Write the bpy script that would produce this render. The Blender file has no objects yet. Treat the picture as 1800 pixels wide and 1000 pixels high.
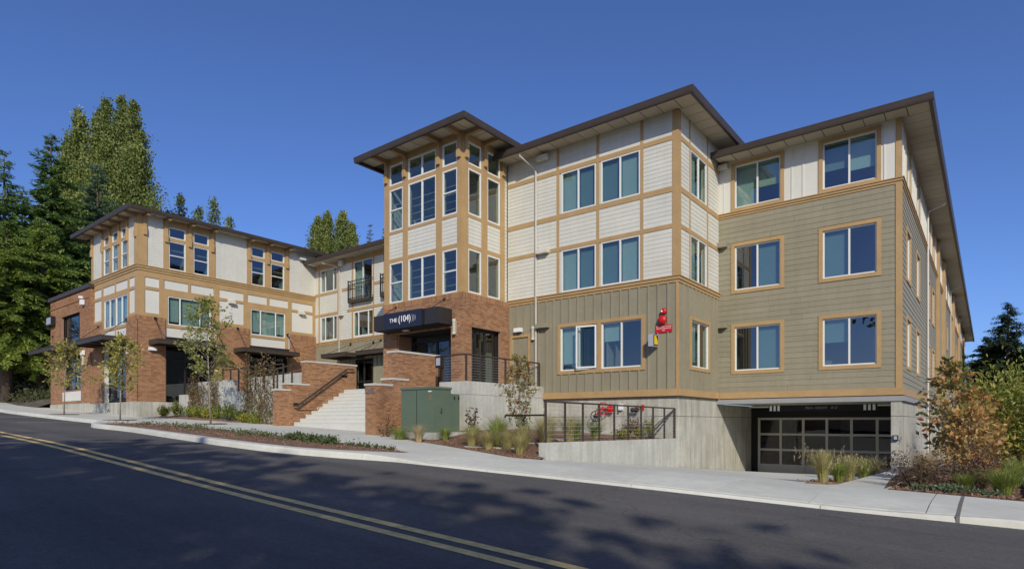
import bpy, bmesh, math, random
import numpy as np
from mathutils import Vector, Matrix
S = bpy.context.scene
C = S.collection
rnd = random.Random(7)
R = math.radians
# ------------------------------------------------------------------ camera
cam_d = bpy.data.cameras.new('camera'); cam = bpy.data.objects.new('camera', cam_d); C.objects.link(cam)
cam.location = (0, 0, 1.6); cam.rotation_euler = (R(90), 0, R(38.16))
cam_d.sensor_width = 36; cam_d.lens = 36*1065/1800; cam_d.shift_y = (741-500)/1800
cam_d.clip_start = .1; cam_d.clip_end = 3000
S.camera = cam
# ------------------------------------------------------------------ sky, sun, exposure
SUN = Vector((1.0, -1., .80)).normalized()
w = bpy.data.worlds.new('World'); S.world = w; w.use_nodes = True
nt = w.node_tree; nt.nodes.clear()
sky = nt.nodes.new('ShaderNodeTexSky'); sky.sky_type = 'NISHITA'; sky.sun_disc = False
sky.sun_elevation = math.asin(SUN.z); sky.sun_rotation = math.atan2(SUN.x, SUN.y)
sky.altitude = 0; sky.air_density = .8; sky.dust_density = 1.0; sky.ozone_density = 10.0
bg = nt.nodes.new('ShaderNodeBackground'); bg.inputs[1].default_value = .15
wo = nt.nodes.new('ShaderNodeOutputWorld')
tint = nt.nodes.new('ShaderNodeMix'); tint.data_type = 'RGBA'; tint.blend_type = 'MULTIPLY'; tint.inputs[0].default_value = 1; tint.inputs[7].default_value = (1.12, .955, 1.0, 1)
nt.links.new(sky.outputs[0], tint.inputs[6]); nt.links.new(tint.outputs[2], bg.inputs[0]); nt.links.new(bg.outputs[0], wo.inputs[0])
sd = bpy.data.lights.new('sun', 'SUN'); sd.energy = 3.55; sd.angle = R(.53); sd.color = (1, .92, .79)
so = bpy.data.objects.new('sun', sd); C.objects.link(so)
so.rotation_euler = (-SUN).to_track_quat('-Z', 'Y').to_euler(); so.location = SUN*60
vs = S.view_settings; vs.view_transform = 'Standard'; vs.look = 'None'; vs.exposure = 0; vs.gamma = 1
vs.use_curve_mapping = False
# ------------------------------------------------------------------ materials
M = {}
def nodes(name):
    m = bpy.data.materials.new(name); m.use_nodes = True; t = m.node_tree; t.nodes.clear()
    o = t.nodes.new('ShaderNodeOutputMaterial'); M[name] = m
    return m, t, o
def N(t, typ, **kw):
    n = t.nodes.new(typ)
    for k, v in kw.items(): setattr(n, k, v)
    return n
def ramp(t, fac, cols):
    r = t.nodes.new('ShaderNodeValToRGB'); e = r.color_ramp.elements
    while len(e) < len(cols): e.new(.5)
    for i, (p, c) in enumerate(cols): e[i].position = p; e[i].color = (*c, 1)
    t.links.new(fac, r.inputs[0]); return r.outputs[0]
def mul(t, a, b, fac=1.):
    n = t.nodes.new('ShaderNodeMix'); n.data_type = 'RGBA'; n.blend_type = 'MULTIPLY'; n.inputs[0].default_value = fac
    t.links.new(a, n.inputs[6]); t.links.new(b, n.inputs[7]); return n.outputs[2]
def noise(t, scale, detail=4, vec=None, rough=.6):
    n = t.nodes.new('ShaderNodeTexNoise'); n.inputs['Scale'].default_value = scale
    n.inputs['Detail'].default_value = detail; n.inputs['Roughness'].default_value = rough
    if vec is not None: t.links.new(vec, n.inputs['Vector'])
    return n.outputs['Fac']
def mat(name, col, rough=.7, var=.12, vs=1.2, bump=0., bs=60., metal=0., spec=.35, island=0., objvar=0., streak=0.):
    m, t, o = nodes(name)
    p = t.nodes.new('ShaderNodeBsdfPrincipled'); p.inputs['Roughness'].default_value = rough
    p.inputs['Metallic'].default_value = metal; p.inputs['Specular IOR Level'].default_value = spec
    g = t.nodes.new('ShaderNodeNewGeometry'); pos = g.outputs['Position']
    base = t.nodes.new('ShaderNodeRGB'); base.outputs[0].default_value = (*col, 1); c = base.outputs[0]
    if var:
        a = 1-var; b = 1+var
        c = mul(t, c, ramp(t, noise(t, vs, 6, pos), [(.3, (a, a, a)), (.7, (b, b, b))]))
        a = 1-var*.6; b = 1+var*.6
        c = mul(t, c, ramp(t, noise(t, vs*9, 4, pos), [(.3, (a, a, a*.98)), (.7, (b, b, b))]))
    if objvar:
        oi = t.nodes.new('ShaderNodeObjectInfo'); a = 1-objvar; b = 1+objvar; c = mul(t, c, ramp(t, oi.outputs['Random'], [(0, (a, a, a)), (1, (b, b, b))]))
    if streak:
        mp = t.nodes.new('ShaderNodeMapping'); mp.inputs['Scale'].default_value = (5, 5, .45); t.links.new(pos, mp.inputs[0])
        a = 1-streak
        c = mul(t, c, ramp(t, noise(t, 1., 5, mp.outputs[0]), [(.35, (a, a, a*.95)), (.62, (1, 1, 1))]))
    if island:
        a = 1-island; b = 1+island
        c = mul(t, c, ramp(t, g.outputs['Random Per Island'], [(0, (a, a, a)), (1, (b, b, b))]))
    t.links.new(c, p.inputs['Base Color'])
    if bump:
        bn = t.nodes.new('ShaderNodeBump'); bn.inputs['Strength'].default_value = bump; bn.inputs['Distance'].default_value = .01
        t.links.new(noise(t, bs, 5, pos), bn.inputs['Height']); t.links.new(bn.outputs[0], p.inputs['Normal'])
    t.links.new(p.outputs[0], o.inputs[0]); return m
def leafmat(name, cols, rough=.55, trans=.35, spec=.3, big=0.):
    m, t, o = nodes(name); g = t.nodes.new('ShaderNodeNewGeometry')
    n = len(cols); c = ramp(t, g.outputs['Random Per Island'], [(i/max(1, n-1), k) for i, k in enumerate(cols)])
    if big:
        c = mul(t, c, ramp(t, noise(t, big, 3, g.outputs['Position']), [(.3, (.7, .75, .7)), (.7, (1.25, 1.2, 1.1))]))
    p = t.nodes.new('ShaderNodeBsdfPrincipled'); p.inputs['Roughness'].default_value = rough; p.inputs['Specular IOR Level'].default_value = spec
    tr = t.nodes.new('ShaderNodeBsdfTranslucent'); mx = t.nodes.new('ShaderNodeMixShader'); mx.inputs[0].default_value = trans
    t.links.new(c, p.inputs['Base Color']); t.links.new(c, tr.inputs[0])
    t.links.new(p.outputs[0], mx.inputs[1]); t.links.new(tr.outputs[0], mx.inputs[2]); t.links.new(mx.outputs[0], o.inputs[0]); return m
def glassmat(name, tint, ior=1.75, gl=(1, 1, 1), wob=.02):
    m, t, o = nodes(name)
    tr = t.nodes.new('ShaderNodeBsdfTransparent'); tr.inputs[0].default_value = (*tint, 1)
    gs = t.nodes.new('ShaderNodeBsdfGlossy'); gs.inputs['Roughness'].default_value = .01; gs.inputs[0].default_value = (*gl, 1)
    fr = t.nodes.new('ShaderNodeFresnel'); fr.inputs[0].default_value = ior
    g = t.nodes.new('ShaderNodeNewGeometry')
    if wob:
        bn = t.nodes.new('ShaderNodeBump'); bn.inputs['Strength'].default_value = wob; bn.inputs['Distance'].default_value = .05
        t.links.new(noise(t, 1.3, 2, g.outputs['Position']), bn.inputs['Height']); t.links.new(bn.outputs[0], gs.inputs['Normal'])
    mx = t.nodes.new('ShaderNodeMixShader')
    bf = t.nodes.new('ShaderNodeMath'); bf.operation = 'SUBTRACT'; bf.use_clamp = True
    t.links.new(fr.outputs[0], bf.inputs[0]); t.links.new(g.outputs['Backfacing'], bf.inputs[1]); t.links.new(bf.outputs[0], mx.inputs[0]); t.links.new(tr.outputs[0], mx.inputs[1]); t.links.new(gs.outputs[0], mx.inputs[2])
    t.links.new(mx.outputs[0], o.inputs[0]); return m
mat('white', (.60, .595, .52), .6, .05, .9, .08, 90, streak=.05, objvar=.03)
mat('white_smooth', (.62, .615, .54), .65, .03, 1.1, .12, 140)
mat('olive', (.275, .25, .172), .6, .07, .8, .08, 90, streak=.07, objvar=.045)
mat('tan', (.41, .272, .122), .6, .09, 1.8, .06, 80, island=.04)
mat('vinyl', (.70, .705, .66), .4, .02)
mat('fascia', (.06, .046, .036), .45, .1, 2)
mat('soffit', (.50, .45, .35), .7, .05, 1.5, objvar=.05)
mat('beam', (.33, .22, .12), .65, .08, 2)
mat('roofing', (.09, .085, .08), .9, .15, 3, .5, 40)
mat('concrete', (.46, .45, .38), .85, .14, 1.2, .35, 25, streak=.3)
mat('concrete_new', (.49, .495, .44), .85, .13, 1.2, .25, 25, streak=.2)
mat('step', (.58, .58, .515), .85, .05, .8, .2, 40)
mat('room_light', (.40, .42, .36), .9, .05)
mat('joint', (.17, .16, .14), .95, .1)
mat('blind_dark', (.15, .21, .22), .8, .03)
mat('paving', (.56, .56, .48), .9, .10, .6, .25, 60, objvar=.06)
mat('cap', (.50, .48, .41), .8, .08, 3, .2, 40)
mat('mortar', (.29, .185, .12), .95, .1, 4, .4, 60)
mat('grey_metal', (.30, .30, .29), .5, .06, 3)
mat('dark_metal', (.022, .020, .018), .45, .1, 4)
mat('brown_metal', (.055, .043, .033), .45, .1, 4)
mat('bronze', (.03, .028, .026), .4, .08, 3)
mat('navy', (.018, .022, .045), .45, .06, 3)
mat('lettering', (.82, .82, .80), .5, .02)
mat('letter_fade', (.30, .31, .34), .5, .02)
mat('red', (.52, .012, .015), .35, .05, 4)
mat('yellow_box', (.75, .5, .01), .4, .03, 4)
mat('box_grey', (.36, .39, .45), .45, .04, 4)
mat('black', (.01, .01, .01), .6, .1, 3)
mat('green_metal', (.105, .145, .098), .45, .07, 2)
mat('galv', (.52, .49, .42), .4, .05, 3)
mat('number_metal', (.30, .27, .30), .35, .05, 3, metal=.6)
mat('lampglass', (.42, .41, .32), .3, .02)
mat('white_lamp', (.78, .78, .76), .35, .02)
mat('room', (.20, .19, .165), .9, .05)
mat('room_dark', (.035, .033, .03), .95, .1)
mat('blind', (.34, .41, .39), .8, .03)
mat('curtain', (.55, .62, .55), .8, .02)
mat('bark', (.10, .075, .055), .95, .25, 6, .8, 30)
mat('bark_pale', (.28, .25, .21), .9, .2, 9, .5, 40)
mat('mulch', (.19, .112, .072), .95, .35, 14, 1., 45)
mat('chips', (.23, .135, .085), .95, .2, 3, island=.5)
mat('soil', (.10, .085, .06), .95, .3, 1.2, .8, 12)
mat('yellow_paint', (.76, .54, .20), .75, .25, 7, .3, 120)
mat('white_paint', (.60, .60, .57), .75, .15, 6, .3, 120)
mat('wood_post', (.27, .12, .055), .8, .2, 6)
mat('screen_mesh', (.13, .14, .16), .8, .03)
def asphalt():
    m, t, o = nodes('asphalt'); p = t.nodes.new('ShaderNodeBsdfPrincipled'); p.inputs['Roughness'].default_value = .85; p.inputs['Specular IOR Level'].default_value = .25
    g = t.nodes.new('ShaderNodeNewGeometry'); pos = g.outputs['Position']
    c = ramp(t, noise(t, 110, 3, pos), [(.32, (.070, .067, .062)), (.5, (.102, .098, .090)), (.72, (.18, .173, .160))])
    c = mul(t, c, ramp(t, noise(t, 14, 5, pos, .7), [(.3, (.80, .80, .81)), (.7, (1.2, 1.19, 1.17))]))
    c = mul(t, c, ramp(t, noise(t, .35, 5, pos), [(.3, (.84, .84, .86)), (.7, (1.15, 1.14, 1.12))]))
    mp = t.nodes.new('ShaderNodeMapping'); mp.inputs['Scale'].default_value = (.05, 1.2, 1); t.links.new(pos, mp.inputs[0])
    c = mul(t, c, ramp(t, noise(t, 1., 3, mp.outputs[0]), [(.35, (.84, .84, .85)), (.65, (1.12, 1.12, 1.11))]))
    wv = t.nodes.new('ShaderNodeTexVoronoi'); wv.feature = 'DISTANCE_TO_EDGE'; wv.inputs['Scale'].default_value = .16
    nz = t.nodes.new('ShaderNodeTexNoise'); nz.inputs['Scale'].default_value = 1.1; nz.inputs['Detail'].default_value = 6
    va = t.nodes.new('ShaderNodeVectorMath'); va.operation = 'MULTIPLY_ADD'; va.inputs[1].default_value = (1.6, 1.6, 1.6)
    t.links.new(pos, nz.inputs['Vector']); t.links.new(nz.outputs['Color'], va.inputs[0]); t.links.new(pos, va.inputs[2]); t.links.new(va.outputs[0], wv.inputs['Vector'])
    c = mul(t, c, ramp(t, wv.outputs['Distance'], [(0, (.45, .45, .45)), (.004, (1, 1, 1))]), .6)
    t.links.new(c, p.inputs['Base Color'])
    b = t.nodes.new('ShaderNodeBump'); b.inputs['Strength'].default_value = .6; b.inputs['Distance'].default_value = .006
    t.links.new(noise(t, 130, 4, pos), b.inputs['Height']); t.links.new(b.outputs[0], p.inputs['Normal'])
    t.links.new(p.outputs[0], o.inputs[0])
asphalt()
def brickmat():
    m, t, o = nodes('brick'); p = t.nodes.new('ShaderNodeBsdfPrincipled'); p.inputs['Roughness'].default_value = .85; p.inputs['Specular IOR Level'].default_value = .25
    g = t.nodes.new('ShaderNodeNewGeometry'); pos = g.outputs['Position']
    oi = t.nodes.new('ShaderNodeObjectInfo'); ad = t.nodes.new('ShaderNodeMath'); ad.operation = 'ADD'; fr = t.nodes.new('ShaderNodeMath'); fr.operation = 'FRACT'
    t.links.new(g.outputs['Random Per Island'], ad.inputs[0]); t.links.new(oi.outputs['Random'], ad.inputs[1]); t.links.new(ad.outputs[0], fr.inputs[0])
    c = ramp(t, fr.outputs[0], [(0, (.245, .13, .068)), (.25, (.30, .16, .08)), (.55, (.35, .192, .098)), (.8, (.39, .225, .118)), (.93, (.34, .20, .118)), (1, (.22, .125, .075))])
    c = mul(t, c, ramp(t, noise(t, 26, 4, pos), [(.3, (.82, .82, .82)), (.7, (1.18, 1.15, 1.12))]))
    c = mul(t, c, ramp(t, noise(t, .8, 4, pos), [(.3, (.9, .9, .92)), (.7, (1.1, 1.08, 1.05))]))
    t.links.new(c, p.inputs['Base Color'])
    b = t.nodes.new('ShaderNodeBump'); b.inputs['Strength'].default_value = .4; b.inputs['Distance'].default_value = .006
    t.links.new(noise(t, 60, 4, pos), b.inputs['Height']); t.links.new(b.outputs[0], p.inputs['Normal'])
    t.links.new(p.outputs[0], o.inputs[0])
brickmat()
glassmat('glass', (.82, .90, .88), 2.35, (.90, .96, 1.))
glassmat('glass_dark', (.68, .72, .72), 2.0, (.9, .95, 1.))
glassmat('glass_garage', (.76, .74, .72), 1.6, (.85, .85, .85))
leafmat('needle', [(0.083, 0.143, 0.054), (0.128, 0.210, 0.063), (0.180, 0.277, 0.075), (0.247, 0.345, 0.098)], .6, .36, .2, .25)
leafmat('needle_olive', [(0.119, 0.182, 0.042), (0.189, 0.273, 0.053), (0.266, 0.350, 0.070), (0.350, 0.420, 0.098)], .6, .36, .2, .2)
leafmat('needle_blue', [(0.115, 0.182, 0.115), (0.162, 0.243, 0.149), (0.216, 0.297, 0.189)], .6, .36, .2, .25)
leafmat('needle_dark', [(0.023, 0.039, 0.021), (0.036, 0.060, 0.027), (0.055, 0.081, 0.035)], .65, .08, .15, .2)
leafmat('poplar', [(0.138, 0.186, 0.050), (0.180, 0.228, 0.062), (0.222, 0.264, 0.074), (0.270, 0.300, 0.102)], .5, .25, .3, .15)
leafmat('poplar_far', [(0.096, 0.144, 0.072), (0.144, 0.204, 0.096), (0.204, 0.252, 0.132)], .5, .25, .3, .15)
leafmat('street_leaf', [(0.176, 0.198, 0.033), (0.308, 0.308, 0.055), (0.440, 0.407, 0.099), (0.506, 0.363, 0.088)], .45, .35, .4)
leafmat('street_leaf_green', [(0.110, 0.143, 0.022), (0.198, 0.242, 0.039), (0.308, 0.319, 0.066), (0.440, 0.396, 0.099)], .45, .35, .4)
leafmat('vine_leaf', [(0.110, 0.132, 0.033), (0.187, 0.132, 0.055), (0.242, 0.165, 0.077), (0.154, 0.094, 0.044)], .5, .3, .3)
leafmat('sapling_leaf', [(0.110, 0.143, 0.033), (0.220, 0.242, 0.066), (0.330, 0.220, 0.077), (0.374, 0.132, 0.055)], .45, .3, .4)
leafmat('autumn_leaf', [(0.127, 0.152, 0.032), (0.190, 0.209, 0.045), (0.240, 0.240, 0.057), (0.304, 0.253, 0.076), (0.417, 0.253, 0.076), (0.531, 0.127, 0.038)], .45, .35, .4)
leafmat('autumn_tan', [(0.275, 0.237, 0.062), (0.400, 0.263, 0.081), (0.500, 0.312, 0.100), (0.550, 0.375, 0.138), (0.500, 0.188, 0.050)], .5, .35, .35)
leafmat('hedge_leaf', [(0.132, 0.172, 0.026), (0.224, 0.264, 0.040), (0.330, 0.356, 0.066), (0.422, 0.370, 0.106)], .5, .35, .3)
leafmat('purple_leaf', [(.07, .038, .024), (.11, .062, .036), (.14, .09, .045), (.10, .085, .035)], .5, .2, .35)
leafmat('crimson_leaf', [(.07, .03, .02), (.12, .035, .03), (.15, .06, .03)], .5, .25, .35)
leafmat('bed_leaf', [(0.121, 0.176, 0.028), (0.198, 0.264, 0.044), (0.297, 0.341, 0.055), (0.418, 0.396, 0.077)], .5, .35, .35)
leafmat('yellow_leaf', [(0.198, 0.220, 0.033), (0.330, 0.330, 0.044), (0.396, 0.352, 0.055)], .5, .35, .35)
leafmat('cover_leaf', [(.06, .095, .03), (.10, .14, .045), (.15, .18, .07)], .55, .25, .3)
leafmat('sage_leaf', [(.08, .13, .07), (.13, .18, .09), (.17, .22, .10)], .55, .25, .3)
leafmat('grass_gold', [(0.308, 0.275, 0.088), (0.462, 0.396, 0.165), (0.572, 0.495, 0.242), (0.330, 0.341, 0.099)], .6, .35, .3)
leafmat('grass_green', [(0.132, 0.209, 0.033), (0.220, 0.308, 0.050), (0.330, 0.385, 0.088), (0.418, 0.396, 0.143)], .55, .35, .3)
leafmat('grass_straw', [(.38, .30, .15), (.50, .41, .23), (.58, .48, .28)], .65, .3, .3)
leafmat('scrub_leaf', [(.04, .06, .018), (.07, .09, .03), (.11, .12, .05), (.12, .10, .06)], .55, .25, .3)
leafmat('shade_leaf', [(.04, .07, .015), (.07, .10, .02), (.10, .13, .03)], .5, .2, .3)
# ------------------------------------------------------------------ object helpers
def tag(o, label=None, cat=None, group=None, kind=None):
    if label: o['label'] = label
    if cat: o['category'] = cat
    if group: o['group'] = group
    if kind: o['kind'] = kind
    return o
W = {}
def link(o, parent=None, loc=(0, 0, 0), scale=(1, 1, 1)):
    C.objects.link(o); o.location = loc; o.scale = scale
    W[o.name] = Matrix.Translation(loc) @ Matrix.Diagonal((*scale, 1))
    if parent is not None:
        o.parent = parent; o.matrix_parent_inverse = W[parent.name].inverted()
    return o
def empty(name, loc, label, cat, group=None):
    return tag(link(bpy.data.objects.new(name, None), None, loc), label, cat, group)
class MB:
    def __init__(s): s.v = []; s.f = []
    def poly(s, pts): i = len(s.v); s.v += [tuple(p) for p in pts]; s.f.append(tuple(range(i, i+len(pts))))
    def box(s, x0, x1, y0, y1, z0, z1):
        i = len(s.v)
        s.v += [(x0, y0, z0), (x1, y0, z0), (x1, y1, z0), (x0, y1, z0), (x0, y0, z1), (x1, y0, z1), (x1, y1, z1), (x0, y1, z1)]
        s.f += [(i+3, i+2, i+1, i), (i+4, i+5, i+6, i+7), (i, i+1, i+5, i+4), (i+1, i+2, i+6, i+5), (i+2, i+3, i+7, i+6), (i+3, i, i+4, i+7)]
        return s
    def tube(s, pts, r, n=6, cap=True):
        pts = [Vector(p) for p in pts]; rs = r if isinstance(r, (list, tuple)) else [r]*len(pts); rings = []
        for k, p in enumerate(pts):
            d = (pts[min(k+1, len(pts)-1)]-pts[max(k-1, 0)]); d = d.normalized() if d.length > 1e-9 else Vector((0, 0, 1))
            a = d.orthogonal().normalized() if k == 0 else (a-d*a.dot(d)).normalized()
            b = d.cross(a); i = len(s.v); rings.append(i)
            s.v += [tuple(p+(a*math.cos(6.28318*j/n)+b*math.sin(6.28318*j/n))*rs[k]) for j in range(n)]
        for k in range(len(pts)-1):
            for j in range(n):
                j2 = (j+1) % n; s.f.append((rings[k]+j, rings[k]+j2, rings[k+1]+j2, rings[k+1]+j))
        if cap: s.f.append(tuple(rings[0]+j for j in reversed(range(n)))); s.f.append(tuple(rings[-1]+j for j in range(n)))
        return s
    def lathe(s, c, prof, n=12, axis='z'):
        c = Vector(c); rings = []
        for (r, h) in prof:
            i = len(s.v); rings.append(i)
            for j in range(n):
                a = 6.28318*j/n; x, y = r*math.cos(a), r*math.sin(a)
                s.v.append(tuple(c+(Vector((x, y, h)) if axis == 'z' else Vector((x, -h, y)) if axis == '-y' else Vector((h, x, y)))))
        for k in range(len(prof)-1):
            for j in range(n):
                j2 = (j+1) % n; s.f.append((rings[k]+j, rings[k]+j2, rings[k+1]+j2, rings[k+1]+j))
        s.f.append(tuple(rings[0]+j for j in reversed(range(n)))); s.f.append(tuple(rings[-1]+j for j in range(n)))
        return s
    def build(s, name, m, parent=None, smooth=False, kind=None):
        a = np.array(s.v); c = (a.min(0)+a.max(0))/2; c[2] = a[:, 2].min()
        me = bpy.data.meshes.new(name); me.from_pydata((a-c).tolist(), [], s.f)
        me.materials.append(M[m])
        if smooth: me.polygons.foreach_set('use_smooth', [True]*len(me.polygons))
        o = link(bpy.data.objects.new(name, me), parent, tuple(c))
        if kind: o['kind'] = kind
        return o
def npmesh(name, V, n, m, parent=None, kind=None, smooth=False):
    """V: (k*n,3) verts, every n in a row make one face"""
    V = np.asarray(V, dtype=np.float64); c = (V.min(0)+V.max(0))/2; c[2] = V[:, 2].min()
    k = len(V)//n; me = bpy.data.meshes.new(name)
    me.vertices.add(len(V)); me.vertices.foreach_set('co', (V-c).astype(np.float32).ravel())
    me.loops.add(len(V)); me.loops.foreach_set('vertex_index', np.arange(len(V), dtype=np.int32))
    me.polygons.add(k); me.polygons.foreach_set('loop_start', np.arange(0, len(V), n, dtype=np.int32))
    me.materials.append(M[m]); me.update(calc_edges=True)
    o = link(bpy.data.objects.new(name, me), parent, tuple(c))
    if kind: o['kind'] = kind
    return o
UNIT = {}
def unit(m, kind='box'):
    if (m, kind) not in UNIT:
        b = MB()
        if kind == 'box': b.box(-.5, .5, -.5, .5, -.5, .5)
        else:
            b.box(-.5, .5, -.5, .5, -.5, .5)
            for i, v in enumerate(b.v):
                x, y, z = v
                if kind == 'lapA' and y < 0 and z > 0: b.v[i] = (x, -.05, z)
                if kind == 'lapB' and x > 0 and z > 0: b.v[i] = (.05, y, z)
        me = bpy.data.meshes.new(kind+'_'+m); me.from_pydata(b.v, [], b.f); me.materials.append(M[m]); UNIT[m, kind] = me
    return UNIT[m, kind]
def piece(name, bx, m, parent, kind='box'):
    x0, x1, y0, y1, z0, z1 = bx
    return link(bpy.data.objects.new(name, unit(m, kind)), parent, ((x0+x1)/2, (y0+y1)/2, (z0+z1)/2), (abs(x1-x0), abs(y1-y0), abs(z1-z0)))
class Face:
    def __init__(s, k, c): s.k = k; s.c = c
    def b(s, s0, s1, z0, z1, d0, d1):
        return (s0, s1, s.c-d1, s.c-d0, z0, z1) if s.k == 'A' else (s.c+d0, s.c+d1, s0, s1, z0, z1)
    def p(s, u, z, d): return (u, s.c-d, z) if s.k == 'A' else (s.c+d, u, z)
def sub_rects(s0, s1, z0, z1, ops):
    """rectangle minus openings -> list of rects"""
    xs = sorted({s0, s1, *[min(max(o[i], s0), s1) for o in ops for i in (0, 1)]}); out = []
    for a, b in zip(xs, xs[1:]):
        if b-a < 1e-4: continue
        m = (a+b)/2; segs = [(z0, z1)]
        for o in ops:
            if o[0] < m < o[1]:
                ns = []
                for (p, q) in segs:
                    if o[2] > p: ns.append((p, min(q, o[2])))
                    if o[3] < q: ns.append((max(p, o[3]), q))
                segs = [x for x in ns if x[1]-x[0] > 1e-4]
        out += [(a, b, p, q) for p, q in segs]
    return out
def wall(face, s0, s1, z0, z1, ops, m, parent, d0=-.2, d1=0., name='wall'):
    b = MB()
    for (a, e, p, q) in sub_rects(s0, s1, z0, z1, ops): b.box(*face.b(a, e, p, q, d0, d1))
    return b.build(name, m, parent)
def lap(face, s0, s1, z0, z1, step, m, parent, ops=(), joined=False, th=.022):
    k = 'lapA' if face.k == 'A' else 'lapB'; n = max(1, round((z1-z0)/step)); h = (z1-z0)/n; mb = MB()
    for i in range(n):
        za, zb = z0+i*h, z0+(i+1)*h
        cuts = sorted([(max(o[0], s0), min(o[1], s1)) for o in ops if o[2] < (za+zb)/2 < o[3] and o[1] > s0 and o[0] < s1])
        segs = []; c = s0
        for a, b in cuts:
            if a > c+1e-3: segs.append((c, a))
            c = max(c, b)
        if c < s1-1e-3: segs.append((c, s1))
        if not joined:
            q_ = []
            for a, b in segs:
                if b-a > 3.9:
                    c_ = a+(b-a)*rnd.uniform(.3, .7); q_ += [(a, c_-.0025), (c_+.0025, b)]
                else: q_.append((a, b))
            segs = q_
        for a, b in segs:
            bx = face.b(a, b, za, zb+.004, .001, th)
            if joined:
                q = MB().box(*bx)
                for j, (x, y, z) in enumerate(q.v):
                    if z > za+h/2:
                        if face.k == 'A' and y < face.c-.002: q.v[j] = (x, face.c-th*.42, z)
                        if face.k == 'B' and x > face.c+.002: q.v[j] = (face.c+th*.42, y, z)
                o = len(mb.v); mb.v += q.v; mb.f += [tuple(t+o for t in f) for f in q.f]
            else: piece('siding_board', bx, m, parent, k)
    if joined and mb.v: mb.build('siding', m, parent, kind='stuff')
def bricks(face, s0, s1, z0, z1, parent, ops=(), soldier=True, proud=.008, backd=-.12, seed=1, startoff=0., ext=0.):
    """mortar backing + real bricks joined into one part; returns the backing"""
    bk = wall(face, s0, s1, z0, z1, ops, 'mortar', parent, backd, 0., 'brick_wall'); s1 = s1+ext
    r = random.Random(seed); b = MB(); hz = .0677; L = .203
    ztop = z1-.215 if soldier else z1
    n = max(1, round((ztop-z0)/hz)); h = (ztop-z0)/n
    for i in range(n):
        za = z0+i*h; zc = za+h/2; x = s0-(L/2 if i % 2 else 0)+startoff
        while x < s1-.01:
            a, e = max(x, s0), min(x+L, s1)
            x += L
            parts = [(a, e)]
            for o in ops:
                if o[2] < zc < o[3]:
                    q = []
                    for (p, t) in parts:
                        if o[0] > p: q.append((p, min(t, o[0])))
                        if o[1] < t: q.append((max(p, o[1]), t))
                    parts = q
            for p, t in parts:
                if t-p > .03: b.box(*face.b(p+.005, t-.005, za+.005, za+h-.005, -.03, proud+r.uniform(-.002, .002)))
    if soldier:
        m = max(1, round((s1-s0)/.0677)); wd = (s1-s0)/m
        for i in range(m):
            a = s0+i*wd
            b.box(*face.b(a+.005, a+wd-.005, ztop+.006, z1-.006, -.03, proud+.008+r.uniform(-.002, .002)))
    b.build('bricks', 'brick', bk if bk.parent is None else parent, kind='stuff')
    return bk
def trim(face, s0, s1, z0, z1, parent, m='tan', d0=.001, d1=.032, name='trim_board'): return piece(name, face.b(s0, s1, z0, z1, d0, d1), m, parent)
def window(face, s0, s1, z0, z1, parent, vm=(), hm=(), casing=0., blind=0., d=-.035, fm='vinyl', gm='glass', fw=.05, room=True, rm='room', rd=1.6, screen=None, name='window'):
    b = MB(); dd = (d-.05, d+.02)
    b.box(*face.b(s0, s1, z0, z0+fw, *dd)); b.box(*face.b(s0, s1, z1-fw, z1, *dd))
    b.box(*face.b(s0, s0+fw, z0+fw, z1-fw, *dd)); b.box(*face.b(s1-fw, s1, z0+fw, z1-fw, *dd))
    sx = [s0+fw]+[x for v in vm for x in (s0+(s1-s0)*v-fw*.55, s0+(s1-s0)*v+fw*.55)]+[s1-fw]
    for i in range(1, len(sx)-1, 2): b.box(*face.b(sx[i], sx[i+1], z0+fw, z1-fw, *dd))
    zs_ = [z0+fw]+[x for v in hm for x in (z0+(z1-z0)*v-fw*.45, z0+(z1-z0)*v+fw*.45)]+[z1-fw]
    for i in range(0, len(sx), 2):
        for j in range(1, len(zs_)-1, 2): b.box(*face.b(sx[i], sx[i+1], zs_[j], zs_[j+1], *dd))
    w_ = b.build(name, fm, parent)
    for i in range(0, len(sx), 2):
        for j in range(0, len(zs_), 2):
            piece('pane', face.b(sx[i], sx[i+1], zs_[j], zs_[j+1], d-.022, d-.012), gm, w_)
            if screen and screen == j: piece('insect_screen', face.b(sx[i]+.003, sx[i+1]-.003, zs_[j]+.003, zs_[j+1]-.003, d-.008, d-.005), 'screen_mesh', w_)
    if casing:
        c = casing; e = (.002, .045)
        for q in ((s0-c, s1+c, z1, z1+c), (s0-c, s1+c, z0-c, z0), (s0-c, s0, z0, z1), (s1, s1+c, z0, z1)): piece('casing', face.b(*q, *e), 'tan', w_)
    bl = blind if isinstance(blind, (list, tuple)) else [blind]*((len(sx)+1)//2)
    for k, i in enumerate(range(0, len(sx), 2)):
        if bl[k]: piece('blind', face.b(sx[i]-.01, sx[i+1]+.01, z1-fw-(z1-z0-2*fw)*abs(bl[k]), z1-fw*.5, d-.14, d-.13), 'blind' if bl[k] > 0 else 'blind_dark', w_)
    if room:
        q = MB(); X0, X1, Z0, Z1 = s0-.25, s1+.25, z0-.55, z1+.2; D0, D1 = -rd, -.21
        # five inward walls
        q.box(*face.b(X0, X1, Z0, Z1, D0-.05, D0)); q.box(*face.b(X0-.05, X0, Z0, Z1, D0, D1)); q.box(*face.b(X1, X1+.05, Z0, Z1, D0, D1))
        q.box(*face.b(X0, X1, Z0-.05, Z0, D0, D1)); q.box(*face.b(X0, X1, Z1, Z1+.05, D0, D1))
        q.build('room', rm, w_)
    return w_
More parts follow.
